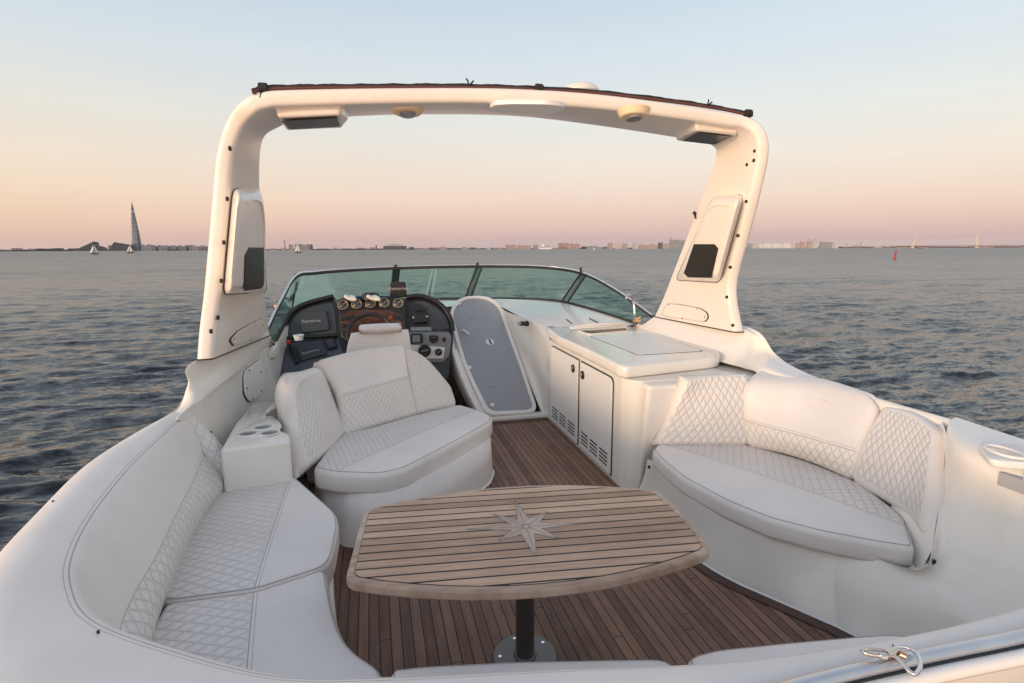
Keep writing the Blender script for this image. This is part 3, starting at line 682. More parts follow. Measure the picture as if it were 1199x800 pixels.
# ------------------------------------------------------------------ table
tb = thing('cockpit_table', 'weathered teak table inlaid with a compass star on a dark steel pedestal', 'table', (.652, 2.37, 0))
tb.rotation_euler = (0, 0, math.radians(-6.2))
def tbl(name, verts, faces, mat, bevel=0., seg=3, sharp=None):
    me = bpy.data.meshes.new(name); me.from_pydata([tuple(v) for v in verts], [], faces)
    bm = bmesh.new(); bm.from_mesh(me); bmesh.ops.recalc_face_normals(bm, faces=bm.faces); bm.to_mesh(me); bm.free()
    o = bpy.data.objects.new(name, me); COL.objects.link(o); o.parent = tb; me.materials.append(M[mat])
    if bevel:
        for p in me.polygons: p.use_smooth = True
        b = o.modifiers.new('bevel', 'BEVEL'); b.width = bevel; b.segments = seg; b.angle_limit = math.radians(40); b.harden_normals = True
    return o
def outline(hx, hy, bow, r):
    xs = np.linspace(-hx, hx, 13)
    f_ = [(x, -hy-bow*(1-(x/hx)**2), 0) for x in xs]; e_ = [(hx+.02*(1-(y/hy)**2), y, 0) for y in np.linspace(-hy, hy, 5)[1:-1]]
    b_ = [(x, hy+bow*(1-(x/hx)**2), 0) for x in xs[::-1]]; e2 = [(-hx-.0*(1-(y/hy)**2), y, 0) for y in np.linspace(hy, -hy, 5)[1:-1]]
    rad = [r]+[.0]*11+[r]+[0]*3+[r]+[0]*11+[r]+[0]*3
    return round_poly(f_+e_+b_+e2, rad, 6)
o1 = outline(.785, .315, .165, .06); n1 = len(o1)
tbl('table_edge', [(p.x, p.y, .642) for p in o1]+[(p.x, p.y, .690) for p in o1], [tuple(range(n1))[::-1], tuple(range(n1, 2*n1))]+[(i, (i+1) % n1, n1+(i+1) % n1, n1+i) for i in range(n1)], 'tableedge', .014, 4)
o2 = outline(.752, .290, .158, .045); n2 = len(o2)
tbl('tabletop', [(p.x, p.y, .6905) for p in o2]+[(p.x, p.y, .6925) for p in o2], [tuple(range(n2))[::-1], tuple(range(n2, 2*n2))]+[(i, (i+1) % n2, n2+(i+1) % n2, n2+i) for i in range(n2)], 'tablewood')
o2b = outline(.7545, .2925, .1585, .046)
tbl('table_caulk', [(p.x, p.y, .690) for p in o2b]+[(p.x, p.y, .6912) for p in o2b], [tuple(range(n2))[::-1], tuple(range(n2, 2*n2))]+[(i, (i+1) % n2, n2+(i+1) % n2, n2+i) for i in range(n2)], 'rubber')
# compass star: eight two-sided rays, outlined
tips = [(0.675,2.661,0.693),(0.804,2.498,0.693),(0.926,2.339,0.693),(0.778,2.229,0.693),(0.629,2.105,0.693),(0.499,2.277,0.693),(0.376,2.421,0.693),(0.532,2.540,0.693)]
cw = [(0.659,2.377,0.693)][0]
Rz = Matrix.Rotation(math.radians(6.2), 3, 'Z')
def tl(p): q = Rz @ (Vector(p)-Vector((.652, 2.37, 0))); return (q.x, q.y)
T_ = [tl(p) for p in tips]; c_ = tl(cw)
V, F_, lines = [], [], []
ang = [math.atan2(t[1]-c_[1], t[0]-c_[0]) for t in T_]
def pt(a, r): return (c_[0]+math.cos(a)*r, c_[1]+math.sin(a)*r)
for i in range(8):
    a0 = ang[i]; am = ang[i-1]; ap = ang[(i+1) % 8]
    def half(a, b):
        d = (b-a+math.pi) % (2*math.pi)-math.pi; return a+d/2
    q0, q1 = pt(half(am, a0), .078), pt(half(a0, ap), .078)
    k = len(V); V += [c_, q0, T_[i], q1]; F_.append((k, k+1, k+2, k+3))
    lines += [(q0, T_[i]), (q1, T_[i]), (pt(a0, .018), T_[i])]
z1 = .6932
nv = len(V)
tbl('star_inlay', [(x, y, z1) for x, y in V]+[(x, y, .691) for x, y in V], F_+[tuple(nv+j for j in f)[::-1] for f in F_], 'inlay')
VL, FL = [], []
for (a, b) in lines:
    a = np.array(a); b = np.array(b); d = (b-a)/np.linalg.norm(b-a); nn2 = np.array((-d[1], d[0]))*.0016
    k = len(VL); VL += [(*(a+nn2), z1+.0008), (*(b+nn2*.6), z1+.0008), (*(b-nn2*.6), z1+.0008), (*(a-nn2), z1+.0008)]; FL.append((k, k+1, k+2, k+3))
k = len(VL)
for j in range(20):
    a = 2*math.pi*j/20; VL += [(*pt(a, .0165), z1+.0011), (*pt(a, .0205), z1+.0011)]
for j in range(20): FL.append((k+2*j, k+2*j+1, k+2*((j+1) % 20)+1, k+2*((j+1) % 20)))
tbl('star_outline', VL, FL, 'inlayline')
def cyl(name, r0, r1, z0, z1, mat, n=36):
    V = [(math.cos(2*math.pi*k/n)*r0, math.sin(2*math.pi*k/n)*r0, z0) for k in range(n)]+[(math.cos(2*math.pi*k/n)*r1, math.sin(2*math.pi*k/n)*r1, z1) for k in range(n)]
    return tbl(name, V, [tuple(range(n))[::-1], tuple(range(n, 2*n))]+[(i, (i+1) % n, n+(i+1) % n, n+i) for i in range(n)], mat, .004, 2)
cyl('pedestal', .046, .046, .02, .64, 'pole')
cyl('base_plate', .165, .155, .004, .016, 'pole')
cyl('pedestal_collar', .060, .050, .016, .03, 'pole')
for k in range(5):
    a = k*1.2566+.6; V = [(math.cos(a)*.125+math.cos(j*.785)*.009, math.sin(a)*.125+math.sin(j*.785)*.009, z) for z in (.015, .019) for j in range(8)]
    tbl('base_screw', V, [tuple(range(8))[::-1], tuple(range(8, 16))]+[(i, (i+1) % 8, 8+(i+1) % 8, 8+i) for i in range(8)], 'steel')
# ------------------------------------------------------------------ galley cabinet
gal = thing('galley_cabinet', 'white galley unit with two vented doors, thick moulded worktop and sunken sink', 'cabinet', (2.4, 5.0, 0))
prism('cabinet_body', round_poly([(1.955,4.11,0),(1.985,4.0,0),(2.06,3.945,0),(2.9,3.945,0),(2.9,6.12,0),(1.955,6.12,0)], .03), (0,0,.95), 'gel', gal, .006)
dr = [((1.945,5.927,0.918), (1.945,5.070,0.890)), ((1.945,5.000,0.887), (1.945,4.258,0.888))]
for di, (a, b) in enumerate(dr):
    ya, yb = a[1], b[1]
    pts = round_poly([(1.952,ya,.045),(1.952,yb,.045),(1.952,yb,.905),(1.952,ya,.905)], [.01,.01,.07 if di else .01,.07 if not di else .01])
    d = prism('door', pts, (-.016,0,0), 'white', gal, .005)
    g = prism('door_gasket', [(1.950, p[1]+(.012 if p[1] > (ya+yb)/2 else -.012), p[2]+(.012 if p[2] > .5 else -.012)) for p in pts], (-.003,0,0), 'rubber', gal, 0)
    yl = ya+(yb-ya)*(.86 if di == 0 else .10); 
    lk = disc('door_lock', (1.937, yl, .80 if di == 0 else .79), (-1,0,0), .042, .012, 'black', d, 20, ax=(0,0,1), ry=.042)
    disc('lock_key', (1.924, yl, .80 if di == 0 else .79), (-1,0,0), .022, .004, 'brushed', d, 14, ax=(0,0,1), ry=.006, bevel=0)
    V, F_ = [], []
    for gi in range(3):
        w_ = (ya-yb); y1 = ya-w_*(.07+gi*.31); y2 = y1-w_*.24
        for si in range(4):
            zz = .10+si*.035; k = len(V)
            V += [(1.9345,y1,zz),(1.9345,y2,zz),(1.9345,y2,zz+.016),(1.9345,y1,zz+.016)]; F_.append((k,k+1,k+2,k+3))
    mo('vent_slots', V, F_, 'hole', d, False)
wt = round_poly([(2.014,6.340,1.045),(1.924,5.685,1.045),(1.940,4.784,1.045),(1.919,4.116,1.045),(1.957,4.038,1.045),(2.940,4.214,1.045),(3.192,4.582,1.045),(3.408,5.878,1.045),(3.06,6.2,1.045),(2.2,6.42,1.045)], [.04,.02,.02,.10,.08,.12,.06,.02,.1,.05])
wtop = prism('worktop', [(p.x, p.y, .952) for p in wt], (0,0,.105), 'gel', gal, .032, 5)
tp = 1.057
lid = [(2.268,5.553,1.060),(2.281,4.457,1.060),(2.930,4.476,1.060),(3.031,5.533,1.060)]
prism('worktop_lid', round_poly([(p[0],p[1],tp-.002) for p in lid], .03), (0,0,.007), 'white', gal, .003)
lc = np.array(lid).mean(0)
prism('lid_seam', round_poly([(lc[0]+(p[0]-lc[0])*1.025, lc[1]+(p[1]-lc[1])*1.025, tp-.001) for p in lid], .03), (0,0,.003), 'rubber', gal, 0)
# sink: raised rim, tan basin, folded back lid
sk = [(2.272,5.980,1.060),(2.945,6.085,1.060),(2.825,5.791,1.060),(2.296,5.671,1.060)]
skp = round_poly([(p[0],p[1],.97) for p in sk], .03)
cut(wtop, [(skp, (0,0,.3))]); skc = sum(skp, Vector())/len(skp)
prism('sink_basin', [skc+(p-skc)*1.02-Vector((0,0,.008)) for p in skp], (0,0,.02), 'tan', gal, 0)
mo('sink_wall', [tuple(p) for p in skp]+[(p.x,p.y,tp-.004) for p in skp], [(i,(i+1) % len(skp),len(skp)+(i+1) % len(skp),len(skp)+i) for i in range(len(skp))], 'tan', gal)
tube('sink_rim', [(p[0],p[1],tp+.004) for p in round_poly([tuple(q) for q in sk], .04)], .010, 'gel', gal, 8, closed=True)
sl = [(2.196,6.001,1.075),(2.952,6.126,1.075),(2.933,6.065,1.120),(2.472,6.114,1.120),(2.198,6.036,1.100)]
prism('sink_lid', round_poly(sl, .03), (0,.03,0), 'white', gal, .006)
fa = thing('faucet', 'slim chrome deck tap with a brass valve at the back of the galley worktop', 'tap', (3.118,6.232,1.060))
fb = (3.118,6.232,1.060)
tube('spout', [fb, (2.989,5.980,1.190), (2.979,5.980,1.312), (2.960,5.980,1.393), (2.886,5.900,1.452), (2.800,5.800,1.472), (2.776,5.780,1.435)], .014, 'steel', fa, 10, 24)
disc('tap_base', fb, (0,0,1), .035, .012, 'brass', fa)
tube('valve', [(2.954,5.930,1.167), (3.031,5.930,1.154)], .024, 'brass', fa, 12)
tube('valve_lever', [(2.960,5.900,1.180), (3.015,5.880,1.211)], .012, 'brass', fa, 8)

# ------------------------------------------------------------------ companionway door and its moulding
cd = thing('companionway_door', 'grey sliding hatch door with a rounded top in a white frame beside the dashboard', 'door', (1.5, 6.7, 0))
DN = -Vector(np.cross(np.array((1.333,6.256,0.106))-np.array((1.779,6.264,0.070)), np.array((1.308,7.343,1.223))-np.array((1.779,6.264,0.070)))).normalized()
if DN.y > 0: DN = -DN
oo = [(0.952,7.201,1.113),(0.991,7.303,1.214),(1.073,7.390,1.295),(1.211,7.446,1.338),(1.367,7.467,1.344),(1.521,7.461,1.323),(1.630,7.416,1.266),(1.686,7.347,1.189),(1.744,7.010,0.838),(1.805,6.677,0.490),(1.863,6.291,0.088),(1.837,6.241,0.040),(1.733,6.215,0.024),(1.277,6.191,0.045),(1.201,6.222,0.084),(1.114,6.456,0.333),(1.023,6.711,0.603),(0.986,6.936,0.838)]
ii = [(0.996,7.194,1.102),(1.033,7.286,1.192),(1.103,7.361,1.262),(1.217,7.415,1.306),(1.361,7.435,1.312),(1.502,7.429,1.291),(1.599,7.383,1.234),(1.644,7.323,1.169),(1.697,7.008,0.840),(1.760,6.675,0.493),(1.816,6.298,0.101),(1.789,6.261,0.065),(1.721,6.247,0.058),(1.326,6.228,0.078),(1.260,6.255,0.112),(1.159,6.474,0.347),(1.070,6.730,0.619),(1.032,6.947,0.845)]
n = len(oo)
O_ = [Vector(p) for p in round_poly(oo, .05)]; I_ = [Vector(p) for p in round_poly(ii, .05)]
V = [p+DN*.0 for p in O_]+[p+DN*.05 for p in O_]+[p+DN*.05 for p in I_]+[p+DN*.01 for p in I_]; n = len(O_)
mo('door_frame', V, [(r_*n+i, r_*n+(i+1) % n, (r_+1)*n+(i+1) % n, (r_+1)*n+i) for r_ in range(3) for i in range(n)], 'white', cd, True, .012, 3)
prism('door_panel', [p+DN*.005 for p in I_], DN*.022, 'door', cd, .004)
def onD(px, py): return None
for p in [(1.103,7.361,1.262),(1.109,6.652,0.535),(1.314,6.288,0.141)]: disc('bolt', Vector(p)+DN*.026, DN, .026, .014, 'white', cd, 16)
for p in [(1.230,7.178,1.062),(1.276,7.181,1.060),(1.326,6.462,0.318),(1.379,6.463,0.314)]: disc('screw', Vector(p)+DN*.026, DN, .007, .004, 'hole', cd, 8, bevel=0)
e_ = Vector((1.430,6.938,0.795))+DN*.026
disc('latch_plate', e_, DN, .055, .008, 'white', cd, 20, ax=(1,0,0), ry=.05); disc('latch_slot', e_+DN*.008, DN, .010, .004, 'hole', cd, 10, ax=Vector((1.421,6.975,0.834))-Vector((1.435,6.910,0.766)), ry=.009)
tube('latch_slot_bar', [Vector((1.424,6.961,0.820))+DN*.037, Vector((1.441,6.910,0.766))+DN*.037], .010, 'hole', cd, 6)
hp = [Vector((1.080,7.034,0.929))+DN*.03, Vector((1.090,7.025,0.919))+DN*.08, Vector((1.159,6.981,0.867))+DN*.09]
tube('handle', hp, .014, 'white', cd, 10)
tube('guide_rail', [Vector((0.968,7.163,1.073))+DN*.07, Vector((0.966,7.009,0.915))+DN*.07, Vector((0.990,6.826,0.725))+DN*.07], .010, 'steel', cd, 8)
tube('rail_end', [Vector((0.969,6.834,0.735))+DN*.05, Vector((1.028,6.891,0.788))+DN*.08], .012, 'white', cd, 8)
# white moulding round the door (part of the yacht)
Dt = (1.662,7.397,1.243); Db = (1.863,6.217,0.013)
R1 = [(1.678,7.367,1.210), (1.744,7.010,0.838), (1.817,6.677,0.489), (1.93,6.2,.0)]
R2 = [(1.721,7.050,1.173), (1.825,6.750,0.830), (1.934,6.500,0.433), (1.95,6.16,.0)]
R3 = [(1.962,6.600,1.097), (1.990,6.400,0.827), (1.974,6.200,0.445), (1.962,6.12,.0)]
R4 = [(2.119,6.497,1.030), (1.962,6.10,.80), (1.962,6.10,.4), (1.966,6.10,.0)]
surf('bulkhead', [R1, R2, R3, R4], 'gel', yacht, 30, 24)
# trunk on the dashboard side of the door
T1 = [(0.963,7.202,1.113), (0.994,6.917,0.818), (1.117,6.473,0.350), (1.27,6.15,.0)]
T2 = [(p[0]-.10, p[1]-.10, p[2]-.0) for p in T1]; T3 = [(p[0]-.16, p[1]+.25, p[2]) for p in T1]
surf('bulkhead', [T3, T2, [(p[0]-.02, p[1]-.06, p[2]) for p in T1], T1], 'gel', yacht, 16, 24, sharp=50)
box('door_sill', (1.0,6.12,.0), (1.97,6.26,.045), 'gel', yacht, .012)
kn = thing('rubber_stop', 'short black rubber door stop poking out of the white bulkhead beside the grey door', 'door stop', (1.885,6.720,1.063))
tube('stop_body', [(1.885,6.720,1.063), (1.768,6.660,1.075)], .028, 'rubber', kn, 14); tube('stop_head', [(1.779,6.660,1.075), (1.741,6.640,1.079)], .016, 'steel', kn, 10)
tube('stop_flange', [(1.893,6.730,1.061), (1.865,6.710,1.065)], .034, 'black', kn, 14)

# shelf under the windscreen
wb = [(-1.080,6.466,0.967), (-1.012,6.750,1.135), (-0.951,7.200,1.241), (-0.769,7.500,1.301), (-0.414,7.750,1.307), (0.146,7.880,1.298), (0.977,7.900,1.287), (1.956,7.800,1.277), (2.395,7.550,1.269), (2.610,7.250,1.248), (2.867,6.800,1.176), (3.135,6.220,1.077)]
wtp = [(-1.060,6.033,1.215), (-0.989,6.550,1.455), (-0.873,7.000,1.700), (-0.674,7.300,1.731), (-0.326,7.500,1.751), (0.270,7.620,1.768), (0.957,7.650,1.779), (1.785,7.600,1.777), (2.345,7.400,1.757), (2.714,7.020,1.690), (2.988,6.550,1.494), (3.232,6.000,1.210)]
lowr = [(-1.06,6.42,.98),(-1.02,6.78,1.08),(-.95,7.05,1.2),(-.7,7.15,1.26),(-.3,7.25,1.28),(.3,7.25,1.28),(.9,7.25,1.25), (1.504,7.439,1.302), (1.699,7.250,1.210), (1.848,6.750,1.126), (2.071,6.520,1.050), (2.9,6.15,1.03)]
mid = [tuple(np.array(a)*.55+np.array(b)*.45+np.array((0,0,.012))) for a, b in zip(wb, lowr)]
surf('dash_shelf', [wb, mid, lowr], 'gel', yacht, 14, 80)
hp_ = [(-1.12,5.6,.96),(-1.08,6.0,.9),(-1.04,6.4,.84),(-.95,7.0,.78),(-.80,7.9,.78)]
surf('side_deck', [hp_, [(-1.10,5.8,1.02),wb[0],wb[1],wb[3],(wb[4][0],wb[4][1]+.1,wb[4][2]-.03)]], 'gel', yacht, 8, 30)
surf('side_deck', [[(2*CX-x, y, z) for x, y, z in hp_], [(3.2,5.9,1.06),wb[11],(3.05,6.7,1.05),wb[9],(wb[8][0],wb[8][1]+.3,wb[8][2]-.05)]], 'gel', yacht, 8, 30)
surf('cabin_top', [[(-.80,7.9,.76),(-.3,8.5,.76),(.9,8.9,.78),(2.2,8.5,.76),(2.84,7.9,.76)],[wb[4],wb[5],wb[6],wb[7],wb[8]]], 'gel', yacht, 10, 30)
tube('shelf_joint', [(2.320,6.500,1.129), (2.344,6.350,1.094)], .008, 'rubber', yacht, 6); tube('shelf_joint', [(2.627,6.500,1.130), (2.680,6.350,1.093)], .008, 'rubber', yacht, 6)

# ------------------------------------------------------------------ windscreen
ws = thing('windscreen', 'wraparound green tinted windscreen with a slim metal frame ahead of the helm', 'windscreen', (1.0, 7.5, 1.2))
WB = crom(wb, 133); WT = crom(wtp, 133)
tube('frame_top', WT, .013, 'steel', ws, 8)
tube('frame_seal', [p-np.array((0,0,.026)) for p in WT], .016, 'rubber', ws, 8)
tube('frame_base', [p+np.array((0,0,.005)) for p in WB], .022, 'rubber', ws, 8)
cuts = [0, 23.5, 66, 90.5, 108.5, 132]      # index along the frame where mullions stand
def at_(A, t): i = int(t); f_ = t-i; return A[i]*(1-f_)+A[min(i+1, 132)]*f_
tb_ = [(0,0)]+[None]*4+[(132,132)]
# mullions measured on the photo: (bottom index, top index)
def near(A, p): return int(np.argmin(np.linalg.norm(A-np.array(p), axis=1)))
mb = [near(WB, (-0.967,7.080,1.213)), near(WB, (0.239,7.890,1.295)), near(WB, (1.279,7.870,1.282)), near(WB, (2.578,7.300,1.251))]
mt = [near(WT, (-0.861,7.020,1.704)), near(WT, (0.315,7.620,1.770)), near(WT, (1.428,7.630,1.779)), near(WT, (2.731,7.000,1.685))]
bi = [0]+mb+[132]; ti = [0]+mt+[132]
for i in range(5):
    a = [WB[int(round(bi[i]+(bi[i+1]-bi[i])*t))] for t in np.linspace(0, 1, 22)]; b = [WT[int(round(ti[i]+(ti[i+1]-ti[i])*t))] for t in np.linspace(0, 1, 22)]
    surf('pane', [a, [tuple((p+q)/2) for p, q in zip(a, b)], b], 'glass', ws, 6, 22)
for i in range(4):
    p, q = WB[mb[i]], WT[mt[i]]; d = (q-p)/np.linalg.norm(q-p); tg = WT[min(mt[i]+3, 132)]-WT[mt[i]-3]; tg /= np.linalg.norm(tg); nn3 = np.cross(d, tg); nn3 /= np.linalg.norm(nn3)
    w = [.035, .05, .04, .045][i]
    prism('mullion', [p-tg*w, q-tg*w, q+tg*w, p+tg*w], nn3*.03, ['rubber', 'black', 'silver', 'silver'][i], ws, .004)
    if i >= 2:
        for s_ in (-1, 1): tube('mullion_seal', [p+tg*w*s_-nn3*.004, q+tg*w*s_-nn3*.004], .012, 'rubber', ws, 6)
tube('frame_clip', [(0.303,7.600,1.763), (0.304,7.600,1.796)], .022, 'rubber', ws, 8)
tube('frame_clip', [(1.410,7.600,1.773), (1.411,7.600,1.814)], .02, 'rubber', ws, 8); tube('frame_clip', [(2.695,7.000,1.686), (2.694,7.000,1.753)], .016, 'rubber', ws, 8)
tube('frame_clip', [(-1.023,6.400,1.386), (-1.030,6.400,1.414)], .02, 'brass', ws, 8)

# ------------------------------------------------------------------ helm console
hc = thing('helm_console', 'black boat dashboard with five round gauges, covered screens and switch panels behind a steering wheel', 'dashboard', (-.1, 7.0, .4))
DV = Vector((0, -.909, .418)).normalized()    # out of the dash face
def dp(pts, name, mat, lift, depth, bevel=.006, r=0., parent=None, seg=3):
    P = [Vector(p)+DV*lift for p in pts]
    if r: P = round_poly(P, r)
    return prism(name, P, DV*depth, mat, parent or hc, bevel, seg)
body = [(-1.046,6.740,0.879),(-1.018,6.817,1.046),(-0.981,6.877,1.177),(-0.905,6.929,1.289),(-0.790,6.959,1.354),(-0.616,6.979,1.398),(-0.460,6.993,1.429),(-0.432,6.959,1.354),(-0.333,6.976,1.391),(-0.073,6.977,1.394),(0.294,6.973,1.385),(0.376,6.968,1.373),(0.421,6.993,1.428),(0.567,6.989,1.420),(0.712,6.968,1.375),(0.834,6.929,1.290),(0.901,6.886,1.196),(0.942,6.820,1.052),(0.939,6.746,0.892),(0.851,6.559,0.484),(0.737,6.496,0.348),(-1.047,6.524,0.409)]
prism('dash_body', [Vector(p)-DV*.0 for p in body], Vector((0,.30,-.02)), 'black', hc, .012)
dp([(-1.000,6.765,0.933),(-0.981,6.816,1.044),(-0.943,6.868,1.156),(-0.867,6.915,1.259),(-0.753,6.940,1.314),(-0.569,6.960,1.357),(-0.471,6.964,1.365),(-0.446,6.896,1.217),(-0.442,6.789,0.986)], 'instrument_panel', 'dash', .002, .008, .003, .03)
hood = [(-1.028,6.809,1.027), (-0.981,6.890,1.205), (-0.895,6.933,1.298), (-0.742,6.965,1.367), (-0.460,6.995,1.434)]
tube('dash_hood', [Vector(p)+DV*.03 for p in hood], .028, 'black', hc, 8, 24)
hood = [(0.399,6.981,1.403), (0.567,6.987,1.414), (0.732,6.959,1.354), (0.852,6.915,1.258), (0.926,6.848,1.113), (0.937,6.792,0.992)]
tube('dash_hood', [Vector(p)+DV*.03 for p in hood], .030, 'black', hc, 8, 24)
dp([(0.416,6.953,1.342),(0.616,6.960,1.357),(0.758,6.925,1.281),(0.867,6.877,1.176),(0.907,6.802,1.013),(0.415,6.801,1.011)], 'instrument_panel', 'dash', .002, .01, .003, .03)
dp([(0.436,6.953,1.341),(0.581,6.942,1.317),(0.647,6.890,1.203),(0.674,6.797,1.002),(0.415,6.797,1.001)], 'radio_panel', 'black', .012, .008, .003, .02)
dp([(0.423,6.819,1.051),(0.667,6.818,1.047),(0.679,6.797,1.001),(0.420,6.799,1.006)], 'chrome_strip', 'silver', .02, .01, .003)
# left covered screen
s1 = dp([(-0.844,6.915,1.258),(-0.551,6.920,1.269),(-0.513,6.821,1.055),(-0.813,6.809,1.029)], 'screen_cover', 'cover', .01, .035, .008, .02)
lx = Vector((-0.631,6.868,1.155))-Vector((-0.802,6.866,1.152)); ly = Vector((-0.716,6.900,1.226))-Vector((-0.713,6.829,1.072))
lettering('cover_lettering', 'Raymarine', .05, Vector((-0.717,6.867,1.154))+DV*.048, lx, ly, 'letter', s1)
tube('dash_ledge', [Vector((-1.019,6.787,0.980))+DV*.03, Vector((-0.432,6.791,0.990))+DV*.03], .02, 'black', hc, 8)
# gauge pod
dp([(-0.421,6.975,1.388),(-0.312,6.987,1.415),(-0.031,6.991,1.423),(0.295,6.983,1.406),(0.386,6.963,1.363),(0.368,6.757,0.915),(0.305,6.740,0.878),(-0.310,6.743,0.885),(-0.395,6.780,0.965)], 'gauge_pod', 'black', .0, .07, .02, .05)
dp([(-0.397,6.886,1.196),(-0.248,6.911,1.250),(-0.059,6.913,1.255),(0.183,6.905,1.237),(0.344,6.880,1.183),(0.350,6.775,0.955),(0.266,6.754,0.909),(-0.309,6.756,0.914),(-0.384,6.788,0.983)], 'switch_panel', 'burl', .07, .006, .003, .04)
for q in [(-0.355,6.940,1.312),(-0.196,6.942,1.318),(-0.036,6.945,1.323),(0.126,6.945,1.324),(0.290,6.941,1.315)]:
    c0 = Vector(q)+DV*.07
    g = disc('gauge', c0, DV, .066, .018, 'black', hc, 24)
    disc('gauge_face', c0+DV*.018, DV, .054, .002, 'face', g, 24, bevel=0); ring('gauge_rim', c0+DV*.02, DV, .058, .0065, 'gold', g)
    tube('needle', [c0+DV*.022, c0+DV*.022+Vector((.028,.0,.03))], .003, 'letter', g, 5)
    V, F_ = [], []
    for j in range(9):
        a = -2.2+j*.55; d1 = Vector((math.sin(a), 0, 0))+DV.cross(Vector((1,0,0)))*-math.cos(a)
        p, q2 = c0+DV*.021+d1*.036, c0+DV*.021+d1*.048; s_ = d1.cross(DV)*.0035; k = len(V); V += [p+s_, q2+s_, q2-s_, p-s_]; F_.append((k,k+1,k+2,k+3))
    mo('dial_marks', V, F_, 'letter', g, False)
for (a, b) in ((402,375),(407,375),(402,383),(407,383),(402,391),(412,374.5),(458,374),(464,374),(469,375),(459,381),(465,381),(470,382)):
    pass
for i, q in enumerate([(-0.355,6.870,1.161),(-0.305,6.871,1.164),(-0.357,6.832,1.079),(-0.303,6.831,1.077),(-0.355,6.797,1.001),(-0.256,6.875,1.172),(0.250,6.868,1.156),(0.300,6.862,1.144),(0.245,6.831,1.077),(0.296,6.826,1.065)]):
    c0 = Vector(q)+DV*.076; dp([c0+Vector((x, 0, 0))+Vector((0,.418,.909))*z for x, z in ((-.018,-.026),(.018,-.026),(.018,.026),(-.018,.026))], 'rocker_switch', 'black', 0, .012, .003)
q = Vector((0.194,6.868,1.158))+DV*.076
dp([q+Vector((x, 0, 0))+Vector((0,.418,.909))*z for x, z in ((-.018,-.03),(.018,-.03),(.018,.03),(-.018,.03))], 'rocker_switch', 'orange', 0, .012, .003)
# steering wheel
wc = Vector((-0.048,6.500,1.033)); wn = Vector((0,-.86,.5))
sw = ring('steering_wheel', wc, wn, .255, .022, 'black', hc, 40)
disc('wheel_hub', wc-wn*.01, wn, .06, .03, 'black', sw, 20)
for a in (0.5, 2.6, 4.71):
    ax1 = Vector((1,0,0)); ax2 = wn.cross(ax1).normalized()
    tube('wheel_spoke', [wc, wc+ax1*math.cos(a)*.25-ax2*math.sin(a)*-.25], .014, 'black', sw, 8)
# compass on the gauge pod
cb = Vector((-0.033,6.920,1.388))
co_ = disc('compass', cb, (0,0,1), .12, .10, 'black', hc, 24, bevel=.03, taper=.25)
# small covered display on its bracket
ry = 7.05
s2 = prism('display_cover', round_poly([(0.206,7.050,1.592),(0.399,7.050,1.599),(0.408,7.050,1.408),(0.204,7.050,1.402)], .03), (0,.07,.0), 'black', hc, .012)
lettering('display_lettering', 'Raymarine', .052, Vector((0.302,7.050,1.517))+Vector((0,-.004,0)), (1,0,0), (0,.0,1), 'letter', s2)
tube('display_bracket', [(0.300,7.100,1.406), (0.298,7.100,1.353)], .03, 'black', hc, 8)
# radio, knobs
dp([(0.459,6.892,1.209),(0.616,6.892,1.209),(0.633,6.839,1.093),(0.461,6.835,1.084)], 'radio', 'black', .02, .06, .012, .02)
for q in [(0.525,6.914,1.258),(0.587,6.914,1.256)]: disc('knob', Vector(q)+DV*.02, DV, .028, .03, 'black', hc, 16)
for q in [(0.460,6.864,1.149),(0.627,6.867,1.154)]: disc('radio_screw', Vector(q)+DV*.06, DV, .012, .02, 'letter', hc, 10)
prism('antenna_stub', [(0.738,6.620,1.024),(0.769,6.620,1.023),(0.763,6.640,1.104),(0.752,6.640,1.104)], (0,.02,0), 'dash', hc, .004)
# lower consoles
LV = Vector((0,-.63,.777)).normalized()
def lp(pts, name, mat, lift, depth, bevel=.006, r=0., parent=None):
    P = [Vector(p)+LV*lift for p in pts]
    if r: P = round_poly(P, r)
    return prism(name, P, LV*depth, mat, parent or hc, bevel, 3)
lp([(-1.024,6.742,0.938),(-0.414,6.777,0.966),(-0.299,6.407,0.666),(-0.345,6.258,0.546),(-0.960,6.100,0.418),(-1.010,6.372,0.638)], 'lower_panel', 'dashlow', -.25, .25, .02, .03)
s3 = lp([(-0.892,6.705,0.908),(-0.623,6.744,0.940),(-0.533,6.577,0.804),(-0.816,6.513,0.752)], 'screen_cover', 'cover', .0, .03, .008, .02)
lettering('cover_lettering', 'Raymarine', .045, Vector((-0.720,6.606,0.828))+LV*.034, Vector((-0.628,6.632,0.848))-Vector((-0.811,6.591,0.815)), Vector((-0.742,6.668,0.878))-Vector((-0.699,6.546,0.779)), 'letter', s3)
lp([(-0.595,6.753,0.947),(-0.471,6.774,0.964),(-0.422,6.652,0.865),(-0.535,6.627,0.845)], 'small_display', 'black', .0, .03, .006, .02)
lp([(-0.566,6.731,0.929),(-0.490,6.749,0.943),(-0.451,6.669,0.879),(-0.517,6.652,0.865)], 'display_glass', 'cover', .03, .003, .001, .01)
lp([(-0.973,6.679,0.887),(-0.909,6.686,0.892),(-0.825,6.513,0.752),(-0.876,6.477,0.723)], 'throttle_plate', 'black', .0, .04, .01, .02)
tube('throttle_lever', [Vector((-0.921,6.596,0.820))+LV*.03, Vector((-0.942,6.637,0.853))+LV*.16], .018, 'black', hc, 10)
disc('throttle_knob', Vector((-0.942,6.637,0.853))+LV*.15, LV, .026, .03, 'orange', hc, 14)
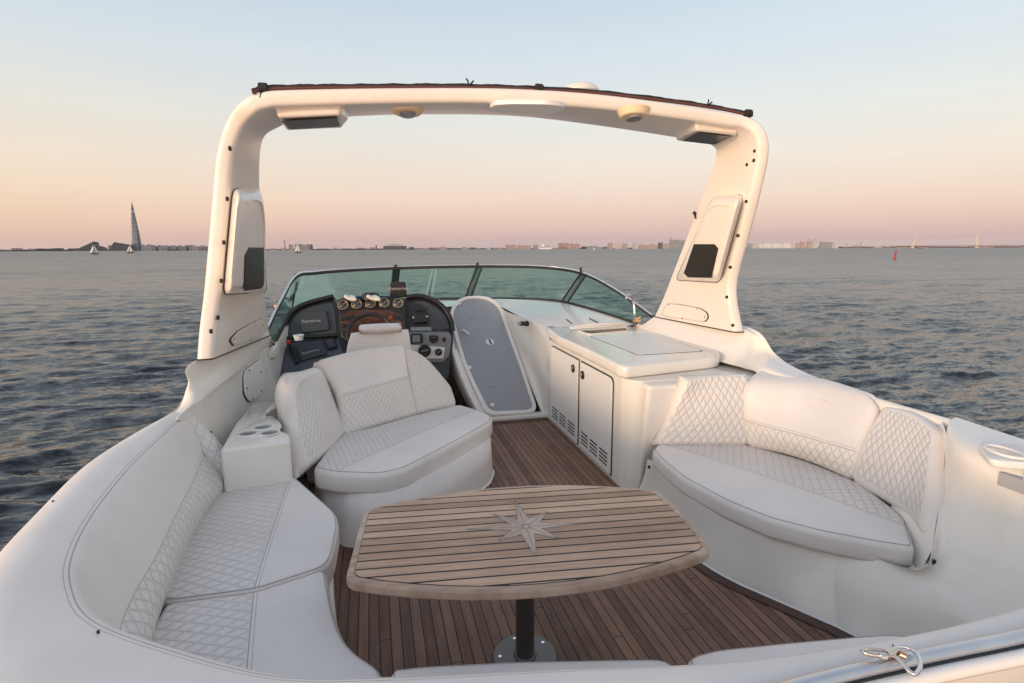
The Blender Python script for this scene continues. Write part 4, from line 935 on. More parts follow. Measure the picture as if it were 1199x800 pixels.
# right lower panel
ryy = 6.62
def yp(pts, name, mat, y, depth, bevel=.006, r=0., parent=None):
    P = [Vector(p) for p in pts]
    if r: P = round_poly(P, r)
    return prism(name, P, (0, depth, 0), mat, parent or hc, bevel, 3)
yp([(0.304,6.620,1.011),(0.881,6.620,0.998),(0.901,6.620,0.934),(0.864,6.620,0.704),(0.780,6.620,0.635),(0.291,6.620,0.671)], 'lower_panel', 'silver', 0, .3, .012, .05)
yp([(0.294,6.700,0.645),(0.810,6.700,0.628),(0.874,6.700,0.667),(0.893,6.700,0.537),(0.782,6.700,0.327),(0.590,6.700,0.231),(0.281,6.700,0.274)], 'under_panel', 'black', 0, .2, .012, .03)
yp([(0.397,6.600,0.877),(0.813,6.600,0.826),(0.789,6.600,0.691),(0.372,6.600,0.712)], 'white_plate', 'white', 0, .03, .004)
sc = yp([(0.412,6.600,1.009),(0.552,6.600,1.004),(0.559,6.600,0.890),(0.408,6.600,0.886)], 'plotter', 'black', 0, .04, .008, .02)
yp([(0.431,6.597,0.989),(0.516,6.597,0.990),(0.519,6.597,0.908),(0.428,6.597,0.907)], 'plotter_screen', 'lcd', 0, .01, .001, 0, sc)
yp([(0.632,6.600,0.980),(0.734,6.600,0.976),(0.738,6.600,0.913),(0.701,6.600,0.884),(0.650,6.600,0.886),(0.631,6.600,0.918)], 'autopilot', 'black', 0, .04, .008, .02)
yp([(0.652,6.597,0.964),(0.713,6.597,0.961),(0.717,6.597,0.935),(0.651,6.597,0.938)], 'autopilot_screen', 'burl', 0, .01, 0)
yp([(0.790,6.600,0.947),(0.821,6.600,0.951),(0.830,6.600,0.919),(0.814,6.600,0.889),(0.789,6.600,0.900)], 'toggle', 'black', 0, .03, .006, .02)
for q, r_ in zip([(0.566,6.590,0.803),(0.733,6.590,0.779)], (.075,.042)):
    k_ = disc('selector_knob', q, (0,-1,0), r_, .04, 'black', hc, 24, bevel=.008)
    tube('selector_bar', [Vector(q)+Vector((-r_*.55,-.046,.0)), Vector(q)+Vector((r_*.55,-.046,.012))], r_*.12, 'silver', k_, 6)
yp([(0.704,6.695,0.586),(0.788,6.695,0.587),(0.787,6.695,0.571),(0.703,6.695,0.570)], 'maker_plate', 'letter', 0, .004, 0)
# loose things on the dashboard
cu = thing('white_cup', 'small white plastic tub standing on the left end of the dashboard ledge', 'cup', (0,0,0)); 
c0 = Vector((-0.832,6.550,0.995)); cu.location = c0
disc('cup_body', c0, (0,0,1), .045, .055, 'white', cu, 20, taper=-.25); ring('cup_rim', c0+Vector((0,0,.056)), (0,0,1), .056, .005, 'white', cu)
for (a, b, w_, lb) in ((411.5,347.5,.075,'folded cream cloth lying on top of the gauges, left of the compass'),(438,348,.09,'folded cream cloth lying on top of the gauges in front of the compass')):
    pass
def cloth(cpt, w_, lb, tilt):
    cpt = Vector(cpt); t = thing('folded_cloth', lb, 'cloth', cpt, 'folded cloths on the gauges')
    G = [[cpt+Vector((x*w_, y*.07, .012*math.sin(3*x+2*y)+tilt*x+(.022 if abs(y) < .5 else .0))) for x in (-1,-.4,.3,1)] for y in (-1,-.4,.4,1)]
    pad('cloth_fold', [[tuple(p) for p in r_] for r_ in G], 'paper', t, .025, (cpt.x, cpt.y, 9), 8, 12, .008, .006)
cloth((-0.257,6.850,1.430), .06, 'cream folded cloth on top of the gauges, left of the compass', -.02)
cloth((0.008,6.800,1.428), .07, 'cream folded cloth on top of the gauges, directly in front of the compass', -.02)

# ------------------------------------------------------------------ radar arch
ar = thing('radar_arch', 'white moulded radar arch spanning the cockpit with speaker pods on its legs and beam', 'arch', (CX, 4.4, 1.2))
AF = [ # aft silhouette point, forward edge point, inward direction
 ((-1.220,4.214,1.242), (-1.000,5.793,1.169), (1,0,.0)),
 ((-1.190,4.234,1.460), (-0.970,5.550,1.454), (1,0,0)),
 ((-1.150,4.300,1.751), (-0.940,5.336,1.719), (1,0,0)),
 ((-1.060,4.334,2.336), (-0.860,5.009,2.360), (1,0,0)),
 ((-0.990,4.288,2.654), (-0.810,4.837,2.672), (1,0,-.08)),
 ((-0.910,4.265,2.856), (-0.780,4.905,2.864), (1,0,-.5)),
 ((-0.787,4.170,2.970), (-0.662,4.820,2.929), (.75,0,-.9)),
 ((-0.670,4.150,3.025), (-0.500,4.800,2.989), (.3,0,-1)),
 ((-0.473,4.150,3.055), (-0.277,4.800,3.019), (.05,0,-1)),
 ((0.311,4.150,3.115), (0.353,4.800,3.074), (0,0,-1)),
 ((1.046,4.150,3.155), (1.209,4.800,3.107), (0,0,-1)),
 ((1.711,4.150,3.156), (1.985,4.800,3.065), (0,0,-1)),
 ((2.432,4.150,3.117), (2.741,4.800,2.999), (0,0,-1)),
 ((2.856,4.150,3.082), (3.024,4.800,2.973), (-.2,0,-1)),
 ((3.058,4.130,3.048), (3.080,4.689,2.904), (-.8,0,-.8)),
 ((3.160,4.085,2.952), (3.090,4.672,2.849), (-1,0,-.4)),
 ((3.210,4.078,2.773), (3.080,4.675,2.759), (-1,0,-.05)),
 ((3.230,4.173,2.443), (3.100,4.886,2.473), (-1,0,0)),
 ((3.260,4.330,2.076), (3.140,5.220,2.048), (-1,0,0)),
 ((3.280,4.465,1.731), (3.170,5.546,1.615), (-1,0,0)),
 ((3.290,4.469,1.518), (3.180,5.698,1.412), (-1,0,0)),
 ((3.300,4.368,1.237), (3.190,5.880,1.205), (-1,0,0))]
rings_ = []
for A, Fp, inn_ in AF:
    A = Vector(A); Fp = Vector(Fp); i_ = Vector(inn_).normalized(); w = (Fp-A-i_*(Fp-A).dot(i_)).normalized()
    a_in = A+i_*.105+w*.018
    loop = round_poly([Fp, a_in, A, A+w*.12-i_*.004, Fp-i_*.05], [.018, .035, .055, .03, .018], 5)
    rings_.append([tuple(p) for p in loop])
R_ = np.array(rings_); K = R_.shape[1]
D = np.stack([crom(R_[:, j], 170) for j in range(K)], 1)
V = D.reshape(-1, 3); nR = D.shape[0]
F_ = [(i*K+j, i*K+(j+1) % K, (i+1)*K+(j+1) % K, (i+1)*K+j) for i in range(nR-1) for j in range(K)]+[tuple(range(K)), tuple((nR-1)*K+j for j in range(K))]
mo('arch_frame', V, F_, 'archgel', ar, True, sharp=60)
# joints at the feet
for s_ in (0, -1):
    tube('foot_joint', [rings_[s_][j] for j in range(20, 1, -1)], .006, 'rubber', ar, 6)
# tall speaker pods on the legs
def pod(base, top, win, nv, chy):
    b = round_poly(base, [.08,.08,.08,.08], 8); t = round_poly(top, [.10,.10,.10,.10], 8); k = len(b)
    ct = sum(t, Vector())/k; rings = [list(b)]
    for s_ in (.3, .55): rings.append([p+(q-p)*s_ for p, q in zip(b, t)])
    for a in range(1, 8):
        an = a/7*math.pi/2; h_, ins = .55+.45*math.sin(an), .055*(1-math.cos(an))
        rings.append([p+(q-p)*h_+((ct-q).normalized())*ins for p, q in zip(b, t)])
    V = [p for r_ in rings for p in r_]; n_ = len(rings)
    o = mo('speaker_pod', V, [(i*k+j, i*k+(j+1) % k, (i+1)*k+(j+1) % k, (i+1)*k+j) for i in range(n_-1) for j in range(k)]+[tuple((n_-1)*k+j for j in range(k))], 'archgel', ar, True, sharp=70)
    tube('pod_seam', [Vector(p) for p in b], .005, 'rubber', o, 6, closed=True)
    prism('speaker_grille', [Vector(p)+Vector(nv)*.003 for p in win], Vector(nv)*.004, 'grille', o, .002)
    return o
NL = Vector((1,-.02,.05)); NR = Vector((-1,-.1,.05))
pL = pod([(-0.927,4.402,2.426),(-0.863,5.050,2.506),(-0.956,5.536,1.614),(-1.039,4.364,1.684)], [(-0.784,3.803,2.343),(-0.721,4.417,2.366),(-0.817,4.667,1.701),(-0.888,3.841,1.742)], [(-0.809,4.154,2.014),(-0.776,4.495,2.015),(-0.815,4.618,1.737),(-0.826,4.551,1.709),(-0.864,4.139,1.720),(-0.826,4.083,1.958)], NL, 0)
pR = pod([(3.118,4.707,2.489),(3.124,4.266,2.449),(3.171,4.613,1.678),(3.166,5.399,1.660)], [(2.980,4.573,2.437),(2.986,4.140,2.401),(3.028,4.434,1.729),(3.023,5.061,1.724)], [(3.004,4.812,2.036),(3.007,4.484,2.033),(3.010,4.427,1.995),(3.027,4.531,1.728),(3.025,4.921,1.713),(3.022,4.997,1.752)], NR, 0)
# recessed panels and lines moulded in the pod faces
tube('pod_crease', [Vector(p)+NL*.004 for p in [(-0.773,3.999,2.297),(-0.750,4.167,2.333),(-0.738,4.333,2.312),(-0.750,4.447,2.187),(-0.783,4.542,1.952)]], .006, 'white', pL, 6, 20)
tube('pod_crease', [Vector(p)+NR*.004 for p in [(2.987,4.300,2.357),(2.985,4.470,2.369),(2.987,4.587,2.333),(2.993,4.682,2.223),(3.004,4.826,2.036)]], .006, 'archgel', pR, 6, 20)
# oval hatch covers low on the legs
for pts, nv in (([(-1.077,4.554,1.326),(-1.057,4.727,1.366),(-1.020,5.163,1.384),(-0.999,5.432,1.381),(-1.004,5.479,1.320),(-1.018,5.478,1.225),(-1.050,5.053,1.239),(-1.079,4.647,1.265)], Vector((1,0,.02))), ([(3.182,5.566,1.386),(3.182,5.336,1.403),(3.186,4.936,1.402),(3.188,4.819,1.372),(3.192,4.791,1.324),(3.194,4.849,1.275),(3.192,5.254,1.260),(3.189,5.683,1.248)], Vector((-1,0,.02)))):
    q = round_poly(pts, .04)
    o = prism('hatch_cover', [Vector(p)-nv*.015 for p in q], nv*.033, 'archgel', ar, .004)
    c_ = sum((Vector(p) for p in pts), Vector())/len(pts)
    prism('hatch_seam', [c_+(Vector(p)-c_)*1.035-nv*.015 for p in q], nv*.025, 'rubber', o, .001)
    for i in (0, 2, 4, 6): disc('hatch_screw', c_+(Vector(pts[i])-c_)*.88+nv*.017, nv, .008, .003, 'hole', o, 8, bevel=0)
for p in [(-0.900,4.273,2.677),(-0.947,4.293,2.346),(-0.991,4.287,2.050),(-1.030,4.290,1.785),(-1.069,4.273,1.529),(-1.091,4.156,1.449)]: disc('screw_cap', Vector(p)-Vector((.006,0,0)), (1,-.1,0), .016, .014, 'hole', ar, 10, bevel=0)
for p in [(3.109,4.151,2.713),(3.109,4.237,2.691),(3.104,4.142,2.786),(3.128,4.243,2.390),(3.146,4.354,2.106),(3.162,4.460,1.826),(3.180,4.508,1.550),(3.196,4.418,1.297)]: disc('screw_cap', Vector(p)+Vector((.006,0,0)), (-1,-.1,0), .014, .014, 'hole', ar, 10, bevel=0)
# corner speakers under the beam
def corner_speaker(pts, win):
    bm = bmesh.new()
    for p in pts: bm.verts.new(p)
    bmesh.ops.convex_hull(bm, input=bm.verts)
    bmesh.ops.dissolve_limit(bm, angle_limit=.12, verts=bm.verts, edges=bm.edges)
    bm.verts.index_update(); V = [v.co.copy() for v in bm.verts]; F_ = [tuple(v.index for v in f.verts) for f in bm.faces]; bm.free()
    o = mo('corner_speaker', V, F_, 'archgel', ar, True, .022, 4)
    P = [Vector(p) for p in win]; nn4 = (P[1]-P[0]).cross(P[2]-P[0]).normalized()
    if nn4.z > 0: nn4 = -nn4
    prism('speaker_grille', [p+nn4*.003 for p in P], nn4*.005, 'grille', o, .002)
    return o
corner_speaker([(-0.600,4.250,2.978),(-0.143,4.250,3.021),(-0.111,4.500,3.035),(-0.579,4.250,2.886),(-0.171,4.250,2.926),(-0.128,4.500,2.950),(-0.589,4.720,2.897),(-0.188,4.720,2.934),(-0.130,4.900,3.074),(-0.625,5.000,3.032),(-0.200,5.000,3.093)],
               [(-0.562,4.275,2.875),(-0.190,4.275,2.914),(-0.191,4.660,2.938),(-0.550,4.660,2.899)])
corner_speaker([(2.597,4.250,3.041),(3.045,4.250,3.016),(2.626,4.250,2.947),(2.994,4.250,2.929),(2.646,4.700,3.064),(2.722,4.720,2.958),(3.117,4.720,2.933),(3.345,4.800,3.048),(3.361,5.000,3.086),(2.851,5.000,3.126)],
               [(2.669,4.280,2.941),(2.983,4.280,2.928),(3.076,4.660,2.932),(2.738,4.660,2.949)])
# dome lights, oval plate
for c_, up_ in (((0.309,4.446,3.045), 0.), ((1.957,4.039,2.979), .035)):
    c_ = Vector(c_)+Vector((0, 0, up_)); l_ = disc('dome_light', c_+Vector((0,0,.012)), (0,-.12,-1), .13, .058, 'cream', ar, 28, ax=(1,0,0), ry=.12, bevel=.012, taper=.2)
    disc('light_lens', c_+Vector((0,-.005,-.045)), (0,-.12,-1), .062, .016, 'lens', l_, 24, ax=(1,0,0), ry=.07, bevel=.004, taper=.1)
ov = round_poly([(0.886,4.207,3.009),(0.885,3.999,2.981),(0.979,3.885,2.965),(1.191,3.782,2.950),(1.331,3.835,2.956),(1.415,4.057,2.986),(1.394,4.425,3.035),(1.140,4.523,3.050),(0.978,4.484,3.046)], .05)
ov_ = prism('oval_plate', [Vector(p)+Vector((0,0,.04)) for p in ov], (0,-.003,-.032), 'white', ar, .004)
rd = disc('radome', (1.707,4.500,3.238), (0,0,1), .17, .07, 'archgel', ar, 28, bevel=.03, taper=.35)
# black clip on the forward edge of the right leg
hk = thing('black_clip', 'tiny black plastic clip fixed to the front edge of the right arch leg', 'clip', (3.100,4.977,2.335))
tube('clip_body', [(3.120,4.978,2.327), (3.100,5.008,2.345)], .016, 'black', hk, 8); tube('clip_tab', [(3.100,4.992,2.335), (3.100,4.965,2.285)], .008, 'black', hk, 6)
# rolled black awning lashed on top of the beam
aw = thing('rolled_awning', 'black canvas awning tightly rolled and lashed along the top of the arch', 'awning', (1.1, 4.2, 3.1))
ap = [(-0.710,4.170,3.028), (-0.639,4.200,3.061), (-0.371,4.220,3.091), (-0.034,4.220,3.115), (0.317,4.220,3.139), (0.745,4.220,3.164), (1.195,4.220,3.179), (1.740,4.220,3.182), (2.321,4.220,3.159), (2.784,4.220,3.127), (3.092,4.200,3.085)]
P_ = crom(ap, 120); rad = [.017*(.82+.12*math.sin(i*.9)+.2*rng.random()) for i in range(120)]
tube('canvas_roll', P_, rad, 'canvas', aw, 8)
tube('awning_rail', [p+np.array((0,-.012,-.012)) for p in P_], .012, 'piping', aw, 8)
def tie(c, d):
    c = Vector(c)
    return [c, c+Vector(d)]
for c_, dd in (((0.735,4.200,3.157),((-.02,0,.05),(.035,0,.04))), ((2.676,4.200,3.129),((.01,0,.05),(.045,0,.03))), ((-0.658,4.180,3.049),((-.01,-.02,-.06),(-.06,0,-.02))), ((1.269,4.200,3.173),((.03,0,.02),)), ((3.013,4.180,3.084),((.04,0,-.01),))):
    for q in dd: tube('tie_cord', [Vector(c_), Vector(c_)+Vector(q)*.6+Vector((.006,0,.006)), Vector(c_)+Vector(q)], .006, 'canvas', aw, 6)
for c_ in ((-0.649,4.190,3.058), (1.262,4.200,3.175), (3.052,4.190,3.088)):
    c_ = Vector(c_); disc('lashing', c_-Vector((.03,0,0)), (1,0,0), .033, .06, 'canvas', aw, 10, bevel=.01)
# ------------------------------------------------------------------ far shore, boats, buoy
HC, PC, YC, RC, FC = (2.0, 0.16569748370572582, 0.24461219962756423, 0.003839724354387525, 650.0)
ZW = -1.05                     # water level
def facade(name, wall, win, sx, sz, fill=.5):
    m, nt, b = nmat(name)
    tc = N(nt, 'ShaderNodeTexCoord'); sp = N(nt, 'ShaderNodeSeparateXYZ'); Lk(nt, tc.outputs['Object'], sp.inputs[0])
    fx = math_(nt, 'FRACT', math_(nt, 'DIVIDE', sp.outputs[0], sx)); fz = math_(nt, 'FRACT', math_(nt, 'DIVIDE', sp.outputs[2], sz))
    w = math_(nt, 'MULTIPLY', math_(nt, 'GREATER_THAN', fx, 1-fill), math_(nt, 'GREATER_THAN', fz, .45))
    f = noise(nt, tc.outputs['Object'], .05, 4)
    c = mix(nt, w, ramp(nt, f, [(.3, tuple(x*.8 for x in wall)), (.7, tuple(min(1, x*1.15) for x in wall))]), win)
    Lk(nt, c, b.inputs['Base Color']); b.inputs['Roughness'].default_value = .7; return m
FM = [facade('facade_pale', (.46,.455,.46), (.18,.19,.22), 9, 7), facade('facade_grey', (.24,.25,.28), (.14,.15,.18), 11, 7), facade('facade_pink', (.36,.28,.275), (.22,.18,.19), 10, 8),
      facade('facade_rose', (.36,.245,.24), (.25,.17,.17), 12, 8), facade('facade_dark', (.085,.09,.105), (.05,.055,.07), 12, 8), facade('facade_stripe', (.50,.50,.51), (.24,.25,.28), 16, 90, .4)]
M['tower'] = facade('tower_glass', (.20,.22,.25), (.12,.14,.17), 14, 18); M['spire'] = simple('spire', (.10,.10,.115), .4)
M['darkroof'] = simple('dark_roof', (.06,.065,.08), .5, nscale=.02, var=.3); M['sail'] = simple('sail', (.85,.84,.84), .7); M['hullw'] = simple('boat_white', (.7,.7,.7), .4); M['hulld'] = simple('boat_dark', (.03,.032,.04), .5)
M['buoy'] = simple('buoy_red', (.42,.035,.04), .45, nscale=3, var=.25); M['pylon'] = simple('pylon_pale', (.50,.45,.38), .6); M['deckgrey'] = simple('bridge_grey', (.20,.165,.175), .7)
M['shore'] = simple('shore', (.025,.03,.034), .9, nscale=.01, var=.4); M['craneclr'] = simple('crane', (.22,.21,.22), .6)
def frame(px, D):
    az = YC+math.atan((px-599.5)*math.cos(PC)/FC); da = az-YC
    s = D*math.cos(da)*math.cos(PC)/FC          # metres per photograph pixel
    c = Vector((D*math.sin(az), D*math.cos(az), 0)); r = Vector((math.cos(az), -math.sin(az), 0)); return c, r, s/math.cos(da), s, az
DS = 3000.
def far_thing(name, px, D, label, cat, group=None):
    c, r, sx, sz, az = frame(px, D)
    t = thing(name, label, cat, (c.x, c.y, ZW), group); t.rotation_euler = (0, 0, -az); return t, sx, sz
def fmesh(name, V, F_, mat, parent, smooth=False):
    me = bpy.data.meshes.new(name); me.from_pydata([tuple(v) for v in V], [], F_)
    bm = bmesh.new(); bm.from_mesh(me); bmesh.ops.recalc_face_normals(bm, faces=bm.faces); bm.to_mesh(me); bm.free()
    o = bpy.data.objects.new(name, me); COL.objects.link(o); o.parent = parent; me.materials.append(M[mat] if isinstance(mat, str) else mat)
    if smooth:
        for p in me.polygons: p.use_smooth = True
    return o
def fbox(name, x0, x1, z0, z1, y0, y1, mat, parent):
    V = [(x, y, z) for z in (z0, z1) for x, y in ((x0,y0),(x1,y0),(x1,y1),(x0,y1))]
    return fmesh(name, V, [(3,2,1,0),(4,5,6,7),(0,1,5,4),(1,2,6,5),(2,3,7,6),(3,0,4,7)], mat, parent)
def fprism(name, poly, y0, y1, mat, parent, ytop=None):
    n = len(poly); V = [(x, y0, z) for x, z in poly]+[(x, y1, z) for x, z in poly]
    return fmesh(name, V, [tuple(range(n)), tuple(range(n, 2*n))[::-1]]+[(i, (i+1) % n, n+(i+1) % n, n+i) for i in range(n)], mat, parent)
def building(px0, px1, h, mat, label, group, D=DS, roof=None, cat='building', dep=40):
    t, sx, sz = far_thing('apartment_building', (px0+px1)/2, D, label, cat, group)
    w = (px1-px0)*sx/2; H_ = h*sz
    fbox('facade', -w, w, 0, H_, -dep/2, dep/2, FM[mat], t)
    if roof:
        for a, b, rh in roof: fbox('roof_block', -w+2*w*a, -w+2*w*b, H_, H_+rh*sz, -dep/4, dep/4, FM[(mat+1) % 5], t)
    return t
# shoreline strips, low land in three stretches
def shore(px0, px1, h, D, name='shore', mat='shore'):
    t_, top, bot = [], [], []
    V = []
    xs = np.linspace(px0, px1, 60)
    for i, x in enumerate(xs):
        c, r, sx, sz, az = frame(x, D); hh = h*sz*(.75+.5*rng.random())
        o = Vector((c.x, c.y, 0)).normalized()*60
        V += [(c.x, c.y, ZW-1), (c.x, c.y, ZW+hh*.6), (c.x+o.x, c.y+o.y, ZW+hh), (c.x+o.x*3, c.y+o.y*3, ZW-1)]
    F_ = [(4*i+k, 4*(i+1)+k, 4*(i+1)+k+1, 4*i+k+1) for i in range(59) for k in range(3)]
    o = mo(name, V, F_, mat, None, False); return tag(o, kind='structure')
shore(-60, 250, 1.9, DS+20); shore(250, 600, 1.3, DS+30); shore(560, 1290, 1.0, DS+40)
# the tower and the wedge shaped halls round it
tw, sx, sz = far_thing('skyscraper', 161, DS, 'tall tapering glass needle skyscraper rising alone above the left shore', 'skyscraper')
prof = [(0,4.5),(4,4.3),(10,4.0),(17,3.55),(24,3.05),(31,2.5),(38,2.0),(44.5,1.5)]
def sect(z, hw, tw_):
    return [(math.cos(tw_+k*2*math.pi/10)*hw*sx*(1 if k % 2 else .86), math.sin(tw_+k*2*math.pi/10)*hw*sx*(1 if k % 2 else .86), z*sz) for k in range(10)]
V = []
for z, hw in prof: V += sect(z, hw, .3+z*.018)
fmesh('tower_shaft', V, [(10*i+k, 10*i+(k+1) % 10, 10*i+10+(k+1) % 10, 10*i+10+k) for i in range(len(prof)-1) for k in range(10)]+[tuple(range(10*len(prof)-10, 10*len(prof)))], 'tower', tw)
V = sect(44.5,1.35,1.1)+sect(46.3,1.35,1.1)
fmesh('tower_light_band', V, [(k,(k+1) % 10,10+(k+1) % 10,10+k) for k in range(10)], FM[0], tw)
V = sect(46.3,1.4,1.1)+[(0,0,56.5*sz)]
fmesh('tower_spire', V, [(k,(k+1) % 10,10) for k in range(10)], 'spire', tw)
for px, poly, lb, mt in ((102, [(91.5,0),(107.3,10.6),(111.6,9.6),(112.6,0)], 'dark wedge shaped hall with a long sloping roof at the far left of the skyline', 'darkroof'), (119, [(113.5,0),(114.5,3),(119.8,5.6),(123.6,3.5),(124.4,0)], 'small dark humped hall between the two larger dark halls', 'darkroof'), (144, [(134.5,0),(135.4,5),(138.5,10),(151.4,7),(153,0)], 'dark slab hall with a slanting roof just left of the needle skyscraper', 'darkroof')):
    t, sx, sz = far_thing('wedge_hall', px, DS-20, lb, 'hall'); pp = [((x-px)*sx, z*sz) for x, z in poly]
    fprism('hall_walls', pp, -20, 30, FM[4], t); 
    fprism('hall_roof', [(pp[1][0], pp[1][1]-.0), (pp[2][0], pp[2][1]), (pp[2][0], pp[2][1]+.5*sz), (pp[1][0], pp[1][1]+.5*sz)], -22, 32, mt, t)
# apartment blocks; the ones that can be told apart carry their own words
far = 'low blocks of the distant shoreline'
G1 = 'low distant housing blocks left of the arch'
building(129, 135, 6.5, 2, 'pale pink block peeping out behind the dark slab hall', None, DS+80, cat='apartment block')
building(167, 172, 6.5, 0, 'pale block directly right of the skyscraper base', None, DS, [(.2,.5,.8)], 'apartment block')
building(173.5, 177.5, 7.2, 0, 'pale upright block, second from the skyscraper on its right', None, DS, [(.3,.7,.6)], 'apartment block')
building(178.5, 182, 6.6, 1, 'grey upright block, third from the skyscraper on its right', None, DS, None, 'apartment block')
rr = random.Random(3)
x = 183.
while x < 247:
    w = rr.uniform(2.5, 6); building(x, x+w, rr.uniform(3.2, 6.4), rr.choice([0,1,2,0,1]), 'small pale block in the low row of housing left of the left arch leg', G1, DS+rr.uniform(0, 60), [(.2,.6,.5)] if rr.random() < .5 else None, 'apartment block'); x += w*rr.uniform(.75, 1.1)
x = -4.
while x < 90:
    w = rr.uniform(4, 9); building(x, x+w, rr.uniform(1.8, 3.8), rr.choice([1,2,4,2,0]), 'tiny low block on the dark shoreline at the far left', 'low blocks at the far left shore', DS+rr.uniform(40, 90), None, 'building'); x += w*rr.uniform(.9, 1.8)
t, sx, sz = far_thing('chimney', 334.3, DS, 'lone thin tower standing just right of the left arch leg', 'tower'); fprism('chimney_shaft', [(-.7*sx,0),(.7*sx,0),(.35*sx,11.5*sz),(-.35*sx,11.5*sz)], -4, 4, 'craneclr', t); fbox('chimney_head', -.9*sx, .9*sx, 9.2*sz, 10.4*sz, -5, 5, 'craneclr', t)
for a, b, h, m_, lb in ((339,343.5,6.2,2,'pinkish block nearest the lone thin tower'),(345.5,349.5,6.8,0,'pale block behind the white sailboat, beside the lone thin tower'),(350.5,355,6.6,1,'first of four dull grey blocks right of the white sailboat'),(355.6,359.5,5.8,2,'dull pink block in the cluster right of the white sailboat'),(360,363.5,6.6,1,'grey block with a flat top near the right end of the cluster'),(363.8,366.8,6.2,4,'darkest block ending the cluster right of the white sailboat')):
    building(a, b, h, m_, lb, None, DS, [(.25,.7,.6)], 'apartment block')
x = 316.
while x < 600:
    w = rr.uniform(4, 11); h = rr.uniform(1.6, 3.3)
    if not (338 < x+w and x < 368) and not (448 < x+w and x < 478): building(x, x+w, h, rr.choice([1,2,0,1,3]), 'tiny low building on the flat shore seen through the arch', 'low buildings on the flat shore', DS+rr.uniform(30, 90), None, 'building')
    x += w*rr.uniform(1.0, 1.9)
t, sx, sz = far_thing('stadium', 463, DS, 'wide low stadium with a shallow domed roof on the far shore', 'stadium')
fbox('stadium_wall', -13*sx, 13*sx, 0, 4.2*sz, -40, 40, FM[4], t); fprism('stadium_roof', [(-12.5*sx,4.2*sz),(-6*sx,6*sz),(0,6.8*sz),(6*sx,6*sz),(12.5*sx,4.2*sz)], -38, 38, FM[0], t)
for q in (-8,-3,3,8): fbox('roof_mast', q*sx-1, q*sx+1, 4*sz, 7.6*sz, -2, 2, 'craneclr', t)
t, sx, sz = far_thing('control_tower', 441, DS, 'tiny dark turret left of the stadium', 'tower'); fprism('turret', [(-1*sx,0),(1*sx,0),(.6*sx,5.5*sz),(-.6*sx,5.5*sz)], -4, 4, FM[4], t)
for a, b, h, m_, lb in ((592,605,4.6,2,'long low pinkish block at the left end of the middle shoreline'),(606,622,4.2,2,'long low pinkish block left of the white ferry'),(625,630.5,4.4,1,'small grey block just left of the white ferry'),(654,667,6.4,3,'long red brick block just right of the white ferry'),(667.5,679,5.4,3,'lower red block with a serrated roof right of the long red block'),(712,718,6.4,2,'pink twin block left of the middle of the right shoreline'),(720,728,5.4,0,'pale block beside the pink twin block'),(729,735,6.0,2,'second pink block beside the pale block'),(741,747,6.6,0,'pale stepped block left of the long low row'),(748,770,4.6,2,'long low pink row between the pale stepped block and the dark block'),(771,776,7.0,4,'narrow dark block near the right arch leg'),(777,783,5.4,2,'pink low block beside the spired grey slab'),(784,795,10.0,1,'tall grey slab with a spire beside the right arch leg'),(795.5,806,9.4,1,'tall grey slab touching the right arch leg')):
    tt_ = building(a, b, h, m_, lb, None, DS, [(.1,.3,.7),(.6,.8,.7)], 'apartment block')
    if h == 10.0:
        _, _, sx, sz, _ = frame(785, DS); fbox('spire', -4.6*sx, -4.1*sx, 10*sz, 14.5*sz, -1, 1, 'craneclr', tt_)
x = 681.
while x < 712:
    w = rr.uniform(2.5, 6); building(x, x+w, rr.uniform(2, 4), rr.choice([4,1,1]), 'tiny grey low block behind the little white sail', 'low grey blocks in the middle shoreline', DS+50, None, 'building'); x += w
for a, b, h, m_, lb in ((876,880,5.6,1,'grey slim block touching the right arch leg on its outer side'),(881,887,5.4,0,'pale block next to the right arch leg'),(890,900,5.8,5,'long striped white slab, left third'),(900.5,912,5.8,5,'long striped white slab, middle third'),(912.5,925,5.8,5,'long striped white slab, right third'),(926.5,931,6,0,'pale slim block right of the striped slabs'),(932,935,6.2,2,'pink slim block right of the striped slabs'),(936.5,942,7.2,2,'pink tower block beside the crane topped towers'),(944.5,949.5,8.2,2,'crane topped pink tower, left one of the pair'),(951,957,8.6,0,'crane topped pale tower, right one of the pair'),(960,966,7.0,1,'grey block just right of the crane topped pair'),(967,974,6.8,1,'wide grey block, second right of the crane topped pair'),(975,981,4.6,0,'low pale block ending the right housing cluster')):
    t_ = building(a, b, h, m_, lb, None, DS, [(.1,.4,.6)], 'apartment block')
    if 944 < a < 958:
        _, _, sx, sz, _ = frame(a, DS); fbox('tower_crane', 0*sx, .35*sx, h*sz, (h+2.4)*sz, -1, 1, 'craneclr', t_); fbox('crane_jib', -1.2*sx, 1.8*sx, (h+1.8)*sz, (h+2.1)*sz, -1, 1, 'craneclr', t_)
x = 984.
while x < 1250:
    w = rr.uniform(4, 12)
    building(x, x+w, rr.uniform(1.2, 2.8), rr.choice([2,3,1,2,3]), 'tiny reddish low block on the shoreline right of the striped slabs', 'low reddish blocks on the right shore', DS+rr.uniform(40, 90), None, 'building'); x += w*rr.uniform(.9, 1.5)
for px, h, lb in ((991.5, 5.5, 'thin harbour mast right of the housing cluster'), (1003, 5.5, 'left leg of the slanting harbour cranes'), (1008, 7, 'taller harbour crane with a slanting jib')):
    t, sx, sz = far_thing('harbour_crane', px, DS, lb, 'crane'); fprism('crane_mast', [(-.3*sx,0),(.3*sx,0),(1.0*sx,h*sz),(.5*sx,h*sz)], -2, 2, 'craneclr', t); fprism('crane_jib', [(-2.2*sx,h*.55*sz),(.8*sx,h*.9*sz),(.8*sx,h*.98*sz),(-2.2*sx,h*.62*sz)], -2, 2, 'craneclr', t)
